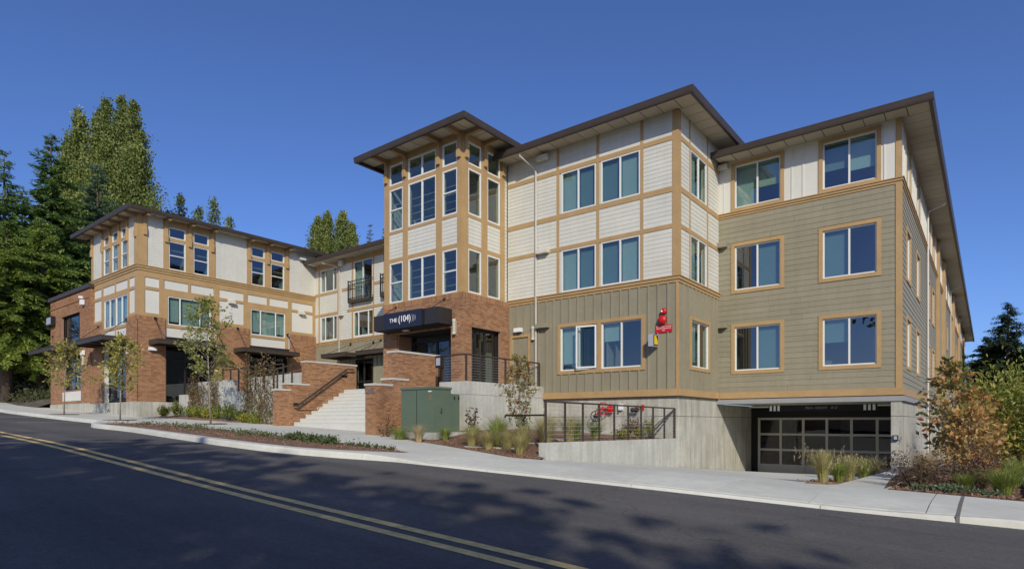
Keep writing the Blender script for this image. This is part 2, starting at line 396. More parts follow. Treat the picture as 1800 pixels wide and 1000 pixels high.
def text(name, body, size, loc, kind, m, parent, ext=.004, ax='CENTER', sx=1.):
    cu = bpy.data.curves.new(name, 'FONT'); cu.body = body; cu.size = size; cu.extrude = ext; cu.align_x = ax; cu.align_y = 'CENTER'
    t = bpy.data.objects.new(name, cu); C.objects.link(t)
    dg = bpy.context.evaluated_depsgraph_get(); me = bpy.data.meshes.new_from_object(t.evaluated_get(dg))
    bpy.data.objects.remove(t)
    rot = Matrix.Rotation(R(90), 4, 'X') if kind == 'A' else Matrix.Rotation(R(90), 4, 'Z') @ Matrix.Rotation(R(90), 4, 'X')
    me.transform(rot @ Matrix.Diagonal((sx, 1, 1, 1))); me.materials.clear(); me.materials.append(M[m])
    return link(bpy.data.objects.new(name, me), parent, loc)
# ------------------------------------------------------------------ ground, road, pavement
ZX = [-400, -140, -70, -46.3, -33.4, -23, -18, -16, -8.25, 0, 8, 40, 400]; ZZ = [9, 6.5, 3.75, 2.47, 1.86, 1.45, 1.25, 1.15, .71, .29, -.1, -1.2, -2]
def zs(x): return float(np.interp(x, ZX, ZZ))
CX = [-400, -60, -40, -33, -28.3, -27.6, -25.6, -24.8, -22, -18.2, -15.8, -13.9, -12.8, -11.7, -10.5, -8.3, -6.8, -4.7, -2, .4, 8, 40, 400]
CY = [30, 9.2, 8.6, 8.85, 8.9, 8.75, 7.85, 7.7, 7.85, 7.62, 7.62, 7.82, 8.08, 8.5, 9.1, 9.5, 9.75, 10.05, 10.35, 10.85, 12.2, 18, 60]
IX = [-400, -60, -50, -46.6, -46.4, -33.3, -32.6, -30, -27, -23.0, -18, -16.1, -15, -11.8, -9.9, -8.85, -8.25, -5, -2.8, -1.4, .6, 8, 40, 400]
IY = [34, 12.2, 11.2, 11.3, 12.2, 12.2, 12.25, 13.0, 13.45, 14.1, 14.4, 14.2, 13.0, 12.2, 11.65, 11.35, 11.6, 12.0, 12.35, 13.0, 13.3, 14.7, 21, 64]
def cy(x): return float(np.interp(x, CX, CY))
def iy(x): return float(np.interp(x, IX, IY))
def hc(x): return float(np.interp(x, [-400, -11.2, -9.8, -1.2, .2, 400], [.14, .14, .05, .05, .11, .14]))
def zroad(x): return zs(x)-.14
def zwalk(x, y):
    c = cy(x); t = min(1, max(0, (y-c)/1.1)); return (zroad(x)+hc(x))*(1-t)+zs(x)*t
def sdrive(x): return float(np.interp(x, [-8.25, -2.25], [.082, .063]))
def zdrive(x, y): return zs(x)-sdrive(x)*max(0, min(y, 30)-iy(x))
def zbed(x, y): return 1.0+max(0, -8.25-x)*.05
def strip(name, xs, y0, y1, zf, n, m, parent=None, kind='structure', skirt=0):
    b = MB(); rows = []
    for x in xs:
        a, e = y0(x), y1(x); rows.append([(x, a+(e-a)*j/n, zf(x, a+(e-a)*j/n)) for j in range(n+1)])
    w_ = n+1; b.v = [p for r in rows for p in r]
    for i in range(len(xs)-1):
        for j in range(n): k = i*w_+j; b.f.append((k, k+w_, k+w_+1, k+1))
    if skirt:
        for i in range(len(xs)-1):
            for j, sgn in ((0, 1), (n, -1)):
                p, q = rows[i][j], rows[i+1][j]; pd, qd = (p[0], p[1], p[2]-skirt), (q[0], q[1], q[2]-skirt)
                b.poly([p, pd, qd, q][::sgn])
        for r, sgn in ((rows[0], 1), (rows[-1], -1)):
            b.poly((r+[(x, y, z-skirt) for x, y, z in reversed(r)])[::sgn])
    o = b.build(name, m, parent)
    if kind: o['kind'] = kind
    return o
def frange(a, b, st): n = max(1, int(round((b-a)/st))); return [a+(b-a)*i/n for i in range(n+1)]
# base terrain
gx = [-900, -500, -300, -200, -140, -100, -80]+frange(-70, 40, 2)+[60, 100, 160, 300, 500, 900]
gy = [-900, -400, -150, -60, -30, -20]+frange(-14, 34, 2)+[40, 60, 90, 120, 200, 400, 900]
def gz(x, y):
    z = zs(max(-400, min(400, x)))-.32
    if x > -9.5 and y > 12: z = zs(x)-.4-.075*(min(y, 30)-12)-(.6 if x < -1 else 0)
    elif y < -8: z += .25
    return z
b = MB()
for x in gx:
    for y in gy: b.v.append((x, y, gz(x, y)))
for i in range(len(gx)-1):
    for j in range(len(gy)-1): k = i*len(gy)+j; b.f.append((k, k+len(gy), k+len(gy)+1, k+1))
tag(b.build('ground', 'soil'), kind='structure')
RX = [-400, -250, -140, -100, -80]+frange(-70, 40, 1)+[60, 100, 200, 400]
strip('road', RX, lambda x: -7.0, lambda x: cy(x)+.05, lambda x, y: zroad(x), 10, 'asphalt')
# double yellow centre line + white parking marks
for nm, y0 in (('centre_line', 4.20), ('centre_line', 4.50)):
    strip(nm, frange(-60, 30, 1), lambda x, y0=y0: y0+.012*(-x) * .35, lambda x, y0=y0: y0+.012*(-x)*.35+.145, lambda x, y: zroad(x)+.005, 1, 'yellow_paint')
for (x, a, e) in ((-41.5, 6.4, 8.3), (-35.6, 6.7, 8.5), (-29.6, 6.6, 8.6)):
    strip('parking_mark', [x, x+.12], lambda q, a=a: a, lambda q, e=e: e, lambda q, y: zroad(q)+.005, 1, 'white_paint')
# kerb in sections
kb = strip('kerb', frange(-110, 30, .5), lambda x: cy(x)+.02, lambda x: cy(x)+.15, lambda x, y: zroad(x)+hc(x)-.012, 1, 'joint', skirt=.2)
x = -60.
KJ = []
while x < 20:
    e = x+3.05; KJ.append(x); xs = frange(x+.006, e-.006, .38); b = MB()
    prof = lambda X: [(cy(X)-.02, zroad(X)-.02), (cy(X)-.005, zroad(X)+hc(X)-.03), (cy(X)+.03, zroad(X)+hc(X)), (cy(X)+.165, zroad(X)+hc(X)+.003), (cy(X)+.165, zroad(X)-.05)]
    for X in xs: b.v += [(X, yy, zz) for yy, zz in prof(X)]
    for i in range(len(xs)-1):
        for j in range(4): k = i*5+j; b.f.append((k, k+5, k+6, k+1))
    b.f += [tuple(range(4, -1, -1)), tuple(range((len(xs)-1)*5, len(xs)*5))]
    b.build('kerb_section', 'paving', kb); x = e
# pavement slabs
pv = strip('pavement', frange(-110, 30, .5), lambda x: cy(x)+.17, iy, lambda x, y: zwalk(x, y)-.012, 4, 'joint')
x = -60.
while x < 16:
    e = x+1.52
    strip('paving_slab', frange(x+.008, e-.008, .38), lambda X: cy(X)+.17, lambda X: iy(X), lambda X, Y: zwalk(X, Y), 6, 'paving', pv, None, .02); x = e
strip('expansion_joint', [-.36, -.315], lambda X: cy(X)-.022, lambda X: iy(X), lambda X, Y: (zroad(X)+hc(X) if Y < cy(X)+.16 else zwalk(X, Y))+.006, 8, 'joint', None, 'structure', .13)
# driveway slabs
dw = strip('driveway', frange(-8.25, -2.2, .55), iy, lambda x: 33, lambda x, y: zdrive(x, y)-.012, 14, 'joint')
for i in range(3):
    for j in range(5):
        xa, xb = -8.24+i*2.02, -8.24+(i+1)*2.02
        strip('driveway_slab', frange(xa+.007, xb-.007, .5), lambda X, j=j: iy(X)+(27.8-iy(X))*j/5+.004, lambda X, j=j: iy(X)+(27.8-iy(X))*(j+1)/5-.004, zdrive, 4, 'paving', dw, None, .02)
# planting beds
def mound(name, xs, y0, y1, zf, n, lift, m='mulch'):
    r = random.Random(hash(name) % 1000)
    def z(x, y):
        a, e = y0(x), y1(x); t = (y-a)/max(.01, e-a); i = (x-xs[0])/(xs[-1]-xs[0])
        edge = min(1, 5*min(t, 1-t), 12*min(i, 1-i))
        return zf(x, y)+.006+edge*lift*(.75+.25*math.sin(x*7.1+y*5.3)*math.cos(y*9-x*3))
    return strip(name, xs, y0, y1, z, n, m), z
SX = [-25.4, -24.4, -22, -18.5, -16.2, -14.4, -13.1, -12.1, -11.0]
SO = [8.05, 8.0, 8.1, 7.95, 7.95, 8.1, 8.35, 8.85, 9.75]
SI = [8.3, 9.3, 9.9, 9.9, 9.95, 10.0, 10.0, 9.95, 9.95]
so_ = lambda x: float(np.interp(x, SX, SO)); si_ = lambda x: float(np.interp(x, SX, SI))
_, zstrip = mound('mulch_strip', frange(-25.4, -11.0, .2), so_, si_, zwalk, 8, .035)
lb0 = lambda x: iy(x)+.02
_, zlb = mound('mulch_bed_wall', frange(-32.6, -23.05, .2), lb0, lambda x: max(lb0(x)+.05, 13.95), lambda x, y: zs(x), 6, .1)
def zmid(x, y): t = min(1, max(0, (y-iy(x))/2.2)); return zs(x)*(1-t)+max(zs(x), zbed(x, y))*t
_, zmb = mound('mulch_bed_front', frange(-15.95, -8.3, .17), lambda x: iy(x)+.01, lambda x: 19.55 if x > -13.75 else (15.05 if x > -15 else 16.0), zmid, 40, .05)
# right hand bed between drive and edging
rb0 = lambda x: iy(x)+.02; rb1 = lambda x: 24 if x > -2.15 else 13.2
def zright(x, y): return zs(x)-.03*max(0, y-iy(x))
_, zrb = mound('mulch_bed_corner', frange(-1.45, .62, .12), lambda x: iy(x)+.02, lambda x: 40, zright, 60, .10)
def wedge_x(y): return float(np.interp(y, [12.4, 16, 23.3], [-1.45, -1.75, -2.15]))
b = MB()
for yy0, yy1 in zip(frange(13.0, 23.2, .5), frange(13.0, 23.2, .5)[1:]):
    b.poly([(wedge_x(yy0), yy0, zright(-1.5, yy0)+.01), (-1.44, yy0, zright(-1.44, yy0)+.06), (-1.44, yy1, zright(-1.44, yy1)+.06), (wedge_x(yy1), yy1, zright(-1.5, yy1)+.01)])
b.poly([(-2.2, 23.2, zright(-2, 23.2)), (-1.44, 23.2, zright(-1.44, 23.2)+.06), (-1.44, 40, zright(-1.44, 40)), (-2.2, 40, zright(-2, 40))])
tag(b.build('mulch_bed_side', 'mulch'), kind='structure')
strip('entry_walk', frange(-2.3, -1.42, .2), iy, lambda x: 23.3, lambda x, y: zright(x, y)-.004, 8, 'paving')
# island of grasses beside the garage opening
b = MB(); isl = [(-2.78, 12.75), (-2.48, 12.95), (-2.27, 14.5), (-2.26, 20.8), (-2.75, 20.8), (-2.8, 15.5)]
b.poly([(x, y, zdrive(x, y)+.035) for x, y in isl])
for (p, q) in zip(isl, isl[1:]+isl[:1]): b.poly([(p[0], p[1], zdrive(*p)-.03), (q[0], q[1], zdrive(*q)-.03), (q[0], q[1], zdrive(*q)+.035), (p[0], p[1], zdrive(*p)+.035)])
tag(b.build('mulch_island', 'mulch'), kind='structure')
# edging kerb on the far right and a strip of side drive beyond it
eg = empty('edging_wall', (.72, 13.4, 0), 'low grey concrete edging wall along the right side of the corner bed', 'wall')
for i in range(9):
    y0 = 13.45+i*1.5
    MB().box(.64, .86, y0+.005, y0+1.49, zright(.7, y0)-.3, zright(.7, y0)+.14).build('edging_block', 'concrete', eg)
strip('side_path', frange(.87, 12, 1), lambda x: iy(x), lambda x: 60, lambda x, y: zright(x, y)-.02, 10, 'asphalt')
# forest bank at far left, verge across the road
def zbank(x, y): return zs(x)+min(2.6, max(0, (y-iy(x)-.15))*.28)+.12*math.sin(x*1.7+y*.9)*min(1, max(0, y-iy(x)))
strip('bank', [-140, -110, -90]+frange(-75, -46.7, .8), lambda x: iy(x)+.05, lambda x: 90, zbank, 60, 'soil')
strip('bank', frange(-46.7, -34, 1.5), lambda x: 22, lambda x: 120, lambda x, y: 4.2, 20, 'soil')
strip('verge', [-300, -140]+frange(-60, 60, 4)+[140, 300], lambda x: -60, lambda x: -7.0, lambda x, y: zs(x)-.02, 4, 'soil')
# ------------------------------------------------------------------ the apartment building
bld = empty('apartment_building', (-20, 20, 0), 'three-storey apartment building in brick, white and olive siding with wide brown eaves', 'building')
A1 = Face('A', 19.59); B1 = Face('B', -8.25); A2 = Face('A', 23.5); B2 = Face('B', -2.25)
BA = Face('A', 16.9); BB = Face('B', -15.66); MI = Face('A', 22.4); LB = Face('B', -33.4); LA = Face('A', 12.27); AN = Face('A', 12.05)
def eave(x0, x1, y0, y1, zf0, zf1, zsf, sides, wallbox, panel=.62, name='roof'):
    """roof slab with gutter fascia on given sides ('A' front, 'B' right, 'L' left, 'K' back) and soffit panels"""
    b = MB(); m = .09
    cx, cyy = (x0+x1)/2, (y0+y1)/2; rise = .9; hw = min(x1-x0, y1-y0)/2
    o = [(x0+m, y0+m), (x1-m, y0+m), (x1-m, y1-m), (x0+m, y1-m)]
    b.box(x0+m, x1-m, y0+m, y1-m, zsf+.02, zf1-.03)
    i_ = [(x0+hw, y0+hw), (x1-hw, y0+hw), (x1-hw, y1-hw), (x0+hw, y1-hw)]
    for k in range(4):
        p, q, r_, s_ = o[k], o[(k+1) % 4], i_[(k+1) % 4], i_[k]
        b.poly([(*p, zf1-.03), (*q, zf1-.03), (*r_, zf1+rise), (*s_, zf1+rise)])
    rf = b.build(name, 'roofing', bld)
    def gutter(p, q, out):
        # K-style gutter profile extruded from p to q ; out = outward 2D vector
        pr = [(0, zf0-.02), (.0, zf1), (-.10, zf1), (-.10, zf0-.02)]
        pr = [(-.02, zf0), (-.005, zf0+.05), (.0, zf0+.07), (.012, zf1-.06), (.02, zf1-.03), (.02, zf1), (-.12, zf1-.005), (-.12, zf0)]
        g = MB()
        for (px, py) in (p, q): g.v += [(px+out[0]*d, py+out[1]*d, z) for d, z in pr]
        n = len(pr)
        for j in range(n): g.f.append((j, (j+1) % n, n+(j+1) % n, n+j))
        g.f += [tuple(range(n)), tuple(range(2*n-1, n-1, -1))]
        g.build('gutter', 'fascia', rf)
    if 'A' in sides: gutter((x0, y0), (x1+(.02 if 'B' in sides else 0), y0), (0, -1))
    if 'B' in sides: gutter((x1, y0+.121), (x1, y1), (1, 0))
    if 'L' in sides: gutter((x0, y0+.121), (x0, y1), (-1, 0))
    wx0, wx1, wy0, wy1 = wallbox
    if 'A' in sides:
        n = max(1, round((x1-x0)/panel)); d = (x1-x0-.2)/n
        for i in range(n): piece('soffit_panel', (x0+.1+i*d+.014, x0+.1+(i+1)*d-.014, y0+.125, wy0+.06, zsf, zsf+.018), 'soffit', rf)
    if 'B' in sides:
        n = max(1, round((min(y1, wy0+17)-wy0)/panel)); d = (min(y1, wy0+17)-wy0-.07)/n
        for i in range(n): piece('soffit_panel', (wx1-.06, x1-.125, wy0+.07+i*d+.014, wy0+.07+(i+1)*d-.014, zsf, zsf+.018), 'soffit', rf)
        if y1 > wy0+17: piece('soffit', (wx1-.06, x1-.125, wy0+17, y1, zsf, zsf+.018), 'soffit', rf)
    return rf
def band(face, s0, s1, zt, zb, corner=False, d=.03):
    """two-tier belt trim with drip cap; at an outer corner each tier runs on by its own depth"""
    h = zt-zb
    for nm, a, e, dd in (('belt_trim', zb, zb+h*.42, d+.012), ('belt_trim', zb+h*.42, zt-.03, d+.045), ('drip_cap', zt-.03, zt, d+.075)):
        piece(nm, face.b(s0, s1+(dd if corner else 0), a, e, .0015, dd), 'tan', bld)
# ---- main block, street face (A1)
H = [(6.55, 8.19), (9.61, 11.18)]
ops = [(-12.96, -11.43, 6.60, 8.19), (-11.22, -9.64, 6.60, 8.19), (-12.96, -11.43, 9.61, 11.18), (-11.22, -9.64, 9.61, 11.18),
       (-13.0, -11.36, 3.55, 5.23), (-11.2, -9.58, 3.55, 5.23), (-15.35, -14.55, 3.0, 5.02)]
wall(A1, -15.6, -8.25, 2.5, 12.18, ops, 'white', bld)
for x0, x1 in ((-12.96, -11.43), (-11.22, -9.64)):
    for k, (z0, z1) in enumerate(((6.58, 8.19), (9.61, 11.18))):
        window(A1, x0, x1, z0, z1, bld, vm=(.5,), blind=[1, -1] if x0 < -12 else ([-1, .97] if k else [-1, .99]), d=.0)
for a, e in ((-15.6, -13.17), (-13.05, -11.40), (-11.28, -9.63), (-9.51, -8.44)):
    side = a < -15 or a > -10
    lap(A1, a, e, 8.34, 9.42, .147, 'white', bld)
    lap(A1, a, e, 11.34, 12.17, .147, 'white', bld)
    if side:
        lap(A1, a, e, 6.56, 8.19, .147, 'white', bld); lap(A1, a, e, 9.61, 11.18, .147, 'white', bld)
for z0, z1 in ((8.19, 8.34), (9.42, 9.61), (11.18, 11.34)): trim(A1, -15.6, -8.42, z0, z1, bld, d1=.034)
for x in (-13.17, -11.40, -9.63): trim(A1, x, x+.12, 6.56, 12.17, bld, d1=.030)
trim(A1, -8.44, -8.215, 6.56, 12.17, bld, d1=.036); trim(B1, 19.6, 19.78, 6.56, 12.17, bld, d0=.001, d1=.035)
band(A1, -15.6, -8.25, 6.56, 6.33, True); band(B1, 19.592, 23.5, 6.56, 6.33)
# olive board and batten storey
wall(A1, -15.6, -8.25, 2.72, 6.33, ops, 'olive', bld, .0005, .012)
xb = -15.5
while xb < -8.5:
    for (a, e, p, q) in sub_rects(xb, xb+.055, 2.72, 6.33, [(-13.14, -9.44, 3.42, 5.36), (-15.49, -14.42, 2.7, 5.14)]): piece('batten', A1.b(a, e, p, q, .012, .05), 'olive', bld)
    xb += .362
trim(A1, -8.31, -8.235, 2.72, 6.33, bld, d1=.04); trim(B1, 19.592, 19.66, 2.72, 6.33, bld, d1=.0155)
window(A1, -13.0, -11.36, 3.55, 5.23, bld, vm=(.5,), blind=[.86, 0])
window(A1, -11.2, -9.58, 3.55, 5.23, bld, vm=(.5,), blind=[.4, 0])
for q in ((-13.13, -9.45, 5.23, 5.36), (-13.13, -9.45, 3.42, 3.55), (-13.13, -13.0, 3.55, 5.23), (-11.36, -11.2, 3.55, 5.23), (-9.58, -9.45, 3.55, 5.23)): trim(A1, *q, bld, d0=.012, d1=.05, name='casing')
# open sash of the lower left window
b = MB(); hx = -11.39; a = R(11); ca, sa = math.cos(a), math.sin(a)
def sw(t, z, d): return (hx-.80*t*ca+d*0, 19.555-.80*t*sa-d, z)
for (t0, t1, z0, z1) in ((0, 1, 3.6, 3.66), (0, 1, 5.13, 5.19), (0, .07, 3.66, 5.13), (.93, 1, 3.66, 5.13)):
    i = len(b.v); b.v += [sw(t, z, d) for d in (0, .03) for t, z in ((t0, z0), (t1, z0), (t1, z1), (t0, z1))]
    b.f += [(i, i+1, i+2, i+3), (i+7, i+6, i+5, i+4), (i, i+4, i+5, i+1), (i+1, i+5, i+6, i+2), (i+2, i+6, i+7, i+3), (i+3, i+7, i+4, i)]
sash = b.build('open_sash', 'vinyl', bld)
b = MB(); b.poly([sw(t, z, .016) for t, z in ((.07, 3.66), (.93, 3.66), (.93, 5.13), (.07, 5.13))]); b.build('pane', 'glass', sash)
# base trim + concrete base
for f_, s0, s1 in ((A1, -13.8, -8.175), (B1, 19.592, 23.42), (A2, -8.17, -2.175), (B2, 23.502, 94)):
    piece('base_trim', f_.b(s0, s1, 2.485, 2.72, .002, .075), 'tan', bld)
piece('flashing', A1.b(-13.8, -8.2, 2.45, 2.485, -.05, .05), 'fascia', bld); piece('flashing', B1.b(19.6, 23.42, 2.45, 2.485, -.05, .05), 'fascia', bld)
piece('flashing', A2.b(-8.2, -2.2, 2.45, 2.485, -.05, .05), 'fascia', bld); piece('flashing', B2.b(23.52, 94, 2.45, 2.485, -.05, .05), 'fascia', bld)
for z0, z1 in ((-1.0, 1.78), (1.795, 2.45)): piece('concrete_base', (-13.8, -8.29, 19.62, 20.0, z0, z1), 'concrete', bld)
for (y0, y1) in ((20.0, 22.2), (22.205, 27.9)):
    for z0, z1 in ((-1.2, 1.78), (1.795, 2.28 if y0 > 22 else 2.45)): piece('concrete_base', (-8.65, -8.285, y0, y1, z0, z1), 'concrete', bld)
piece('concrete_base', (-8.65, -8.285, 22.205, 23.44, 2.28, 2.45), 'concrete', bld)
# service door
piece('door', A1.b(-15.35, -14.55, 3.0, 5.02, -.05, -.01), 'olive', bld)
for q in ((-15.47, -14.43, 5.02, 5.13), (-15.47, -15.35, 3.0, 5.02), (-14.55, -14.43, 3.0, 5.02)): trim(A1, *q, bld, d0=.012, d1=.045, name='casing')
# ---- B1 return
ops = [(20.65, 22.2, 6.6, 8.19), (20.65, 22.2, 9.61, 11.18), (20.72, 22.4, 3.55, 5.2)]
wall(B1, 19.6, 23.5, 2.5, 12.18, ops, 'white', bld)
for z0, z1 in ((6.58, 8.19), (9.61, 11.18)): window(B1, 20.65, 22.2, z0, z1, bld, vm=(.5,), blind=[.95, 0], d=0.)
for a, e in ((19.78, 20.52), (20.64, 22.22), (22.33, 23.47)):
    for z0, z1 in ((8.34, 9.42), (11.34, 12.17)): lap(B1, a, e, z0, z1, .147, 'white', bld)
    if not 20.6 < a < 21:
        for z0, z1 in ((6.56, 8.19), (9.61, 11.18)): lap(B1, a, e, z0, z1, .147, 'white', bld)
for z0, z1 in ((8.19, 8.34), (9.42, 9.61), (11.18, 11.34)): trim(B1, 19.76, 23.49, z0, z1, bld, d1=.034)
for y in (20.52, 22.22): trim(B1, y, y+.11, 6.56, 12.17, bld, d1=.030)
wall(B1, 19.66, 23.49, 2.72, 6.33, ops, 'olive', bld, .0005, .012)
yb = 20.0
while yb < 23.4:
    for (a, e, p, q) in sub_rects(yb, yb+.055, 2.72, 6.33, [(20.6, 22.53, 3.42, 5.32)]): piece('batten', B1.b(a, e, p, q, .012, .05), 'olive', bld)
    yb += .362
window(B1, 20.72, 22.4, 3.55, 5.2, bld, vm=(.5,), blind=[.9, 0])
for q in ((20.6, 22.52, 5.2, 5.32), (20.6, 22.52, 3.43, 3.55), (20.6, 20.72, 3.55, 5.2), (22.4, 22.52, 3.55, 5.2)): trim(B1, *q, bld, d0=.012, d1=.05, name='casing')
eave(-15.72, -7.40, 18.72, 42, 12.12, 12.34, 12.18, 'AB', (-15.7, -8.25, 19.59, 42))
# ---- A2 olive block with garage below
wo_ = [(-7.62, -5.97), (-4.57, -2.93)]
ops = [(a, e, z0, z1) for a, e in wo_ for z0, z1 in ((3.54, 5.2), (6.61, 8.28), (9.74, 11.36))]
wall(A2, -8.25, -2.25, 2.5, 11.56, ops, 'olive', bld)
wall(A2, -8.25, -2.25, 9.61, 11.56, ops, 'white_smooth', bld, .0005, .012)
cs_ = [(a-.13, e+.13, z0-.13, z1+.13) for a, e, z0, z1 in ops]
lap(A2, -8.24, -2.39, 2.72, 9.42, .197, 'olive', bld, cs_, th=.026)
for i, (a, e, z0, z1) in enumerate(ops): window(A2, a, e, z0, z1, bld, vm=(.5,), casing=.13, blind=[[0, -1], [0, -1], [1, .6], [-.5, 0], [-1, 0], [-.6, .7]][i])
band(A2, -8.24, -2.25, 9.61, 9.42, True); band(B2, 23.502, 94, 9.61, 9.42)
for x in (-8.05, -5.60, -5.23, -2.73): piece('batten', A2.b(x, x+.05, 9.61, 11.56, .012, .032), 'white_smooth', bld)
trim(A2, -2.39, -2.205, 2.72, 9.42, bld, d1=.045); trim(B2, 23.502, 23.62, 2.72, 9.42, bld, d1=.0405)
trim(A2, -2.39, -2.215, 9.61, 11.56, bld, d1=.035); trim(B2, 23.502, 23.6, 9.61, 11.56, bld, d1=.03)
# B2 long side
ops2 = [(y, y+1.3, z0, z1) for y in (25.1, 28.8, 34.4, 37.4, 48.0, 51.0, 63, 67, 75, 80, 87) for z0, z1 in ((3.54, 5.2), (6.61, 8.28), (9.74, 11.36))]
wall(B2, 23.52, 94, 2.5, 11.56, ops2, 'olive', bld)
wall(B2, 23.6, 94, 9.61, 11.56, ops2, 'white_smooth', bld, .0005, .012)
for (a, e, z0, z1) in ops2: window(B2, a, e, z0, z1, bld, casing=.11, blind=.4, room=(a < 40), rd=1.2)
lap(B2, 23.62, 40.4, 2.72, 9.42, .197, 'olive', bld, [(a-.12, e+.12, z0-.12, z1+.12) for a, e, z0, z1 in ops2], joined=True, th=.026)
lap(B2, 47.2, 94, 2.72, 9.42, .197, 'olive', bld, [(a-.12, e+.12, z0-.12, z1+.12) for a, e, z0, z1 in ops2], joined=True, th=.026)
for y0, y1 in ((40.5, 41.2), (45.6, 47.0), (58.5, 60.5), (71, 72.5), (84, 85.5)): trim(B2, y0, y1, 2.72, 11.5, bld, d1=.16, name='pilaster')
yb = 23.95
while yb < 58:
    if not any(a-.15 < yb < e+.12 for a, e, z0, z1 in ops2): piece('batten', B2.b(yb, yb+.05, 9.61, 11.56, .012, .04), 'white_smooth', bld)
    yb += .42
piece('end_wall', (-16, -2.5, 93.7, 94, -2, 11.5), 'olive', bld)
eave(-8.25, -1.33, 22.58, 94.6, 11.50, 11.72, 11.565, 'AB', (-8.25, -2.25, 23.5, 94.6))
# garage: beam, ceiling, side wall, back, door
piece('garage_beam', (-8.28, -2.13, 23.40, 23.9, 2.285, 2.45), 'grey_metal', bld); piece('garage_beam', (-2.5, -2.13, 23.9, 94, 2.285, 2.45), 'grey_metal', bld)
piece('garage_ceiling', (-8.28, -2.5, 23.9, 40, 2.30, 2.45), 'concrete_new', bld)
ops3 = [(34.8, 37.9, .1, 2.18), (45.5, 51.4, .1, 2.18), (60, 64, .1, 2.18)]
for z0, z1 in ((-1.6, 1.78), (1.795, 2.285)): wall(Face('B', -2.22), 23.45, 94, z0, z1, ops3, 'concrete', bld, -.3, 0., 'concrete_base')
for (a, e, z0, z1) in ops3: piece('vent_panel', (-2.42, -2.36, a, e, z0, z1), 'navy', bld)
gd = MB(); gy_ = 27.8; x0, x1, z0, z1 = -7.95, -2.55, -.95, 1.73; nc, nr = 6, 4
for i in range(nc+1): X = x0+(x1-x0)*i/nc; gd.box(X-.05, X+.05, gy_-.03, gy_+.03, z0, z1)
for j in range(nr+1): Z = z0+(z1-z0)*(j/nr); gd.box(x0-.05, x1+.05, gy_-.036, gy_+.036, Z-.045, Z+.045)
gdo = gd.build('garage_door', 'galv', bld); gdo.data.materials[0] = M['galv']
for i in range(nc):
    for j in range(nr):
        bx = (x0+(x1-x0)*i/nc+.05, x0+(x1-x0)*(i+1)/nc-.05, gy_-.006, gy_+.006, z0+(z1-z0)*j/nr+.045, z0+(z1-z0)*(j+1)/nr-.045)
        piece('pane' if j else 'door_panel', bx, 'glass_garage' if j else 'galv', gdo)
piece('door_housing', (-8.28, -2.5, 27.75, 28.1, 1.78, 2.29), 'black', bld); piece('door_jamb', (-8.28, -8.02, 27.76, 28.1, -1, 1.78), 'black', bld)
b = MB(); b.box(-13, -12.9, 28, 44, -1, 2.3); b.box(-13, -2.5, 44, 44.1, -1, 2.3); b.box(-13, -8.66, 28.0, 28.1, -1, 2.3); b.box(-13, -2.5, 28, 44, -.95, -.9); b.box(-13, -2.5, 40, 44, 2.3, 2.4); b.build('garage_interior', 'room', bld)
for X in (-11, -8.4, -5.6): piece('garage_column', (X-.2, X+.2, 34, 34.4, -.9, 2.3), 'concrete', bld)
for (X, Y) in ((-7.4, 26.6), (-3.3, 26.2)):
    lf = piece('strip_light', (X-.6, X+.6, Y-.07, Y+.07, 2.19, 2.25), 'white_lamp', bld); piece('bracket', (X-.05, X+.05, Y-.03, Y+.03, 2.25, 2.3), 'grey_metal', bld)
# ---- glazed tower bay
rp = [(-20.13, -19.84), (-18.97, -18.69), (-17.04, -16.73), (-15.9, -15.66)]
rb_ = [(16.905, 17.17), (17.97, 18.29), (19.13, 19.38)]
for (a, e) in rp: piece('post', BA.b(a, e, 6.5, 12.62, -.2, .05), 'tan', bld)
for (a, e) in rb_: piece('post', BB.b(a, e, 6.5, 12.62, -.2, .055 if a > 17 else .049), 'tan', bld)
def bayrails(f_, s0, s1):
    for z0, z1 in ((6.5, 6.56), (8.23, 8.41), (9.44, 9.56), (11.31, 11.48), (12.33, 12.62)): piece('rail', f_.b(s0, s1, z0, z1, -.18, .02), 'tan', bld)
    piece('spandrel', f_.b(s0, s1, 8.41, 9.44, -.18, -.012), 'white', bld)
    lap(Face(f_.k, f_.c+(.012 if f_.k == 'A' else -.012)), s0, s1, 8.41, 9.44, .147, 'white', bld)
for i, (a, e) in enumerate(((-19.84, -18.97), (-18.69, -17.04), (-16.73, -15.9))):
    bayrails(BA, a, e); wide = i == 1
    window(BA, a+.02, e-.02, 6.56, 8.23, bld, vm=(.5,) if wide else (), hm=() if wide else (.5,), room=False, d=.0, fw=.055, screen=None if wide else 0)
    window(BA, a+.02, e-.02, 9.56, 11.31, bld, vm=(.5,) if wide else (), hm=() if wide else (.5,), room=False, d=.0, fw=.055, screen=None if wide else 0)
    window(BA, a+.02, e-.02, 11.48, 12.33, bld, vm=(.5,) if wide else (), room=False, d=.0, fw=.055)
for (a, e) in ((17.17, 17.97), (18.29, 19.13)):
    bayrails(BB, a, e)
    for z0, z1 in ((6.56, 8.23), (9.56, 11.31), (11.48, 12.33)): window(BB, a+.02, e-.02, z0, z1, bld, room=False, d=.0, fw=.055)
lap(BB, 19.38, 19.57, 6.5, 12.3, .147, 'white', bld, joined=True); piece('wall', BB.b(19.38, 19.6, 6.5, 12.5, -.15, 0), 'white', bld)
b = MB()
for z in (6.42, 9.38): b.box(-20.0, -15.87, 17.05, 21.5, z-.25, z)
b.box(-20.1, -15.87, 17.05, 21.5, 12.5, 12.6); b.box(-20.1, -15.9, 21.5, 21.6, 3.0, 12.6); b.box(-20.1, -20.0, 17.1, 21.5, 6.4, 12.6)
b.box(-15.97, -15.87, 19.6, 21.5, 6.42, 12.6)
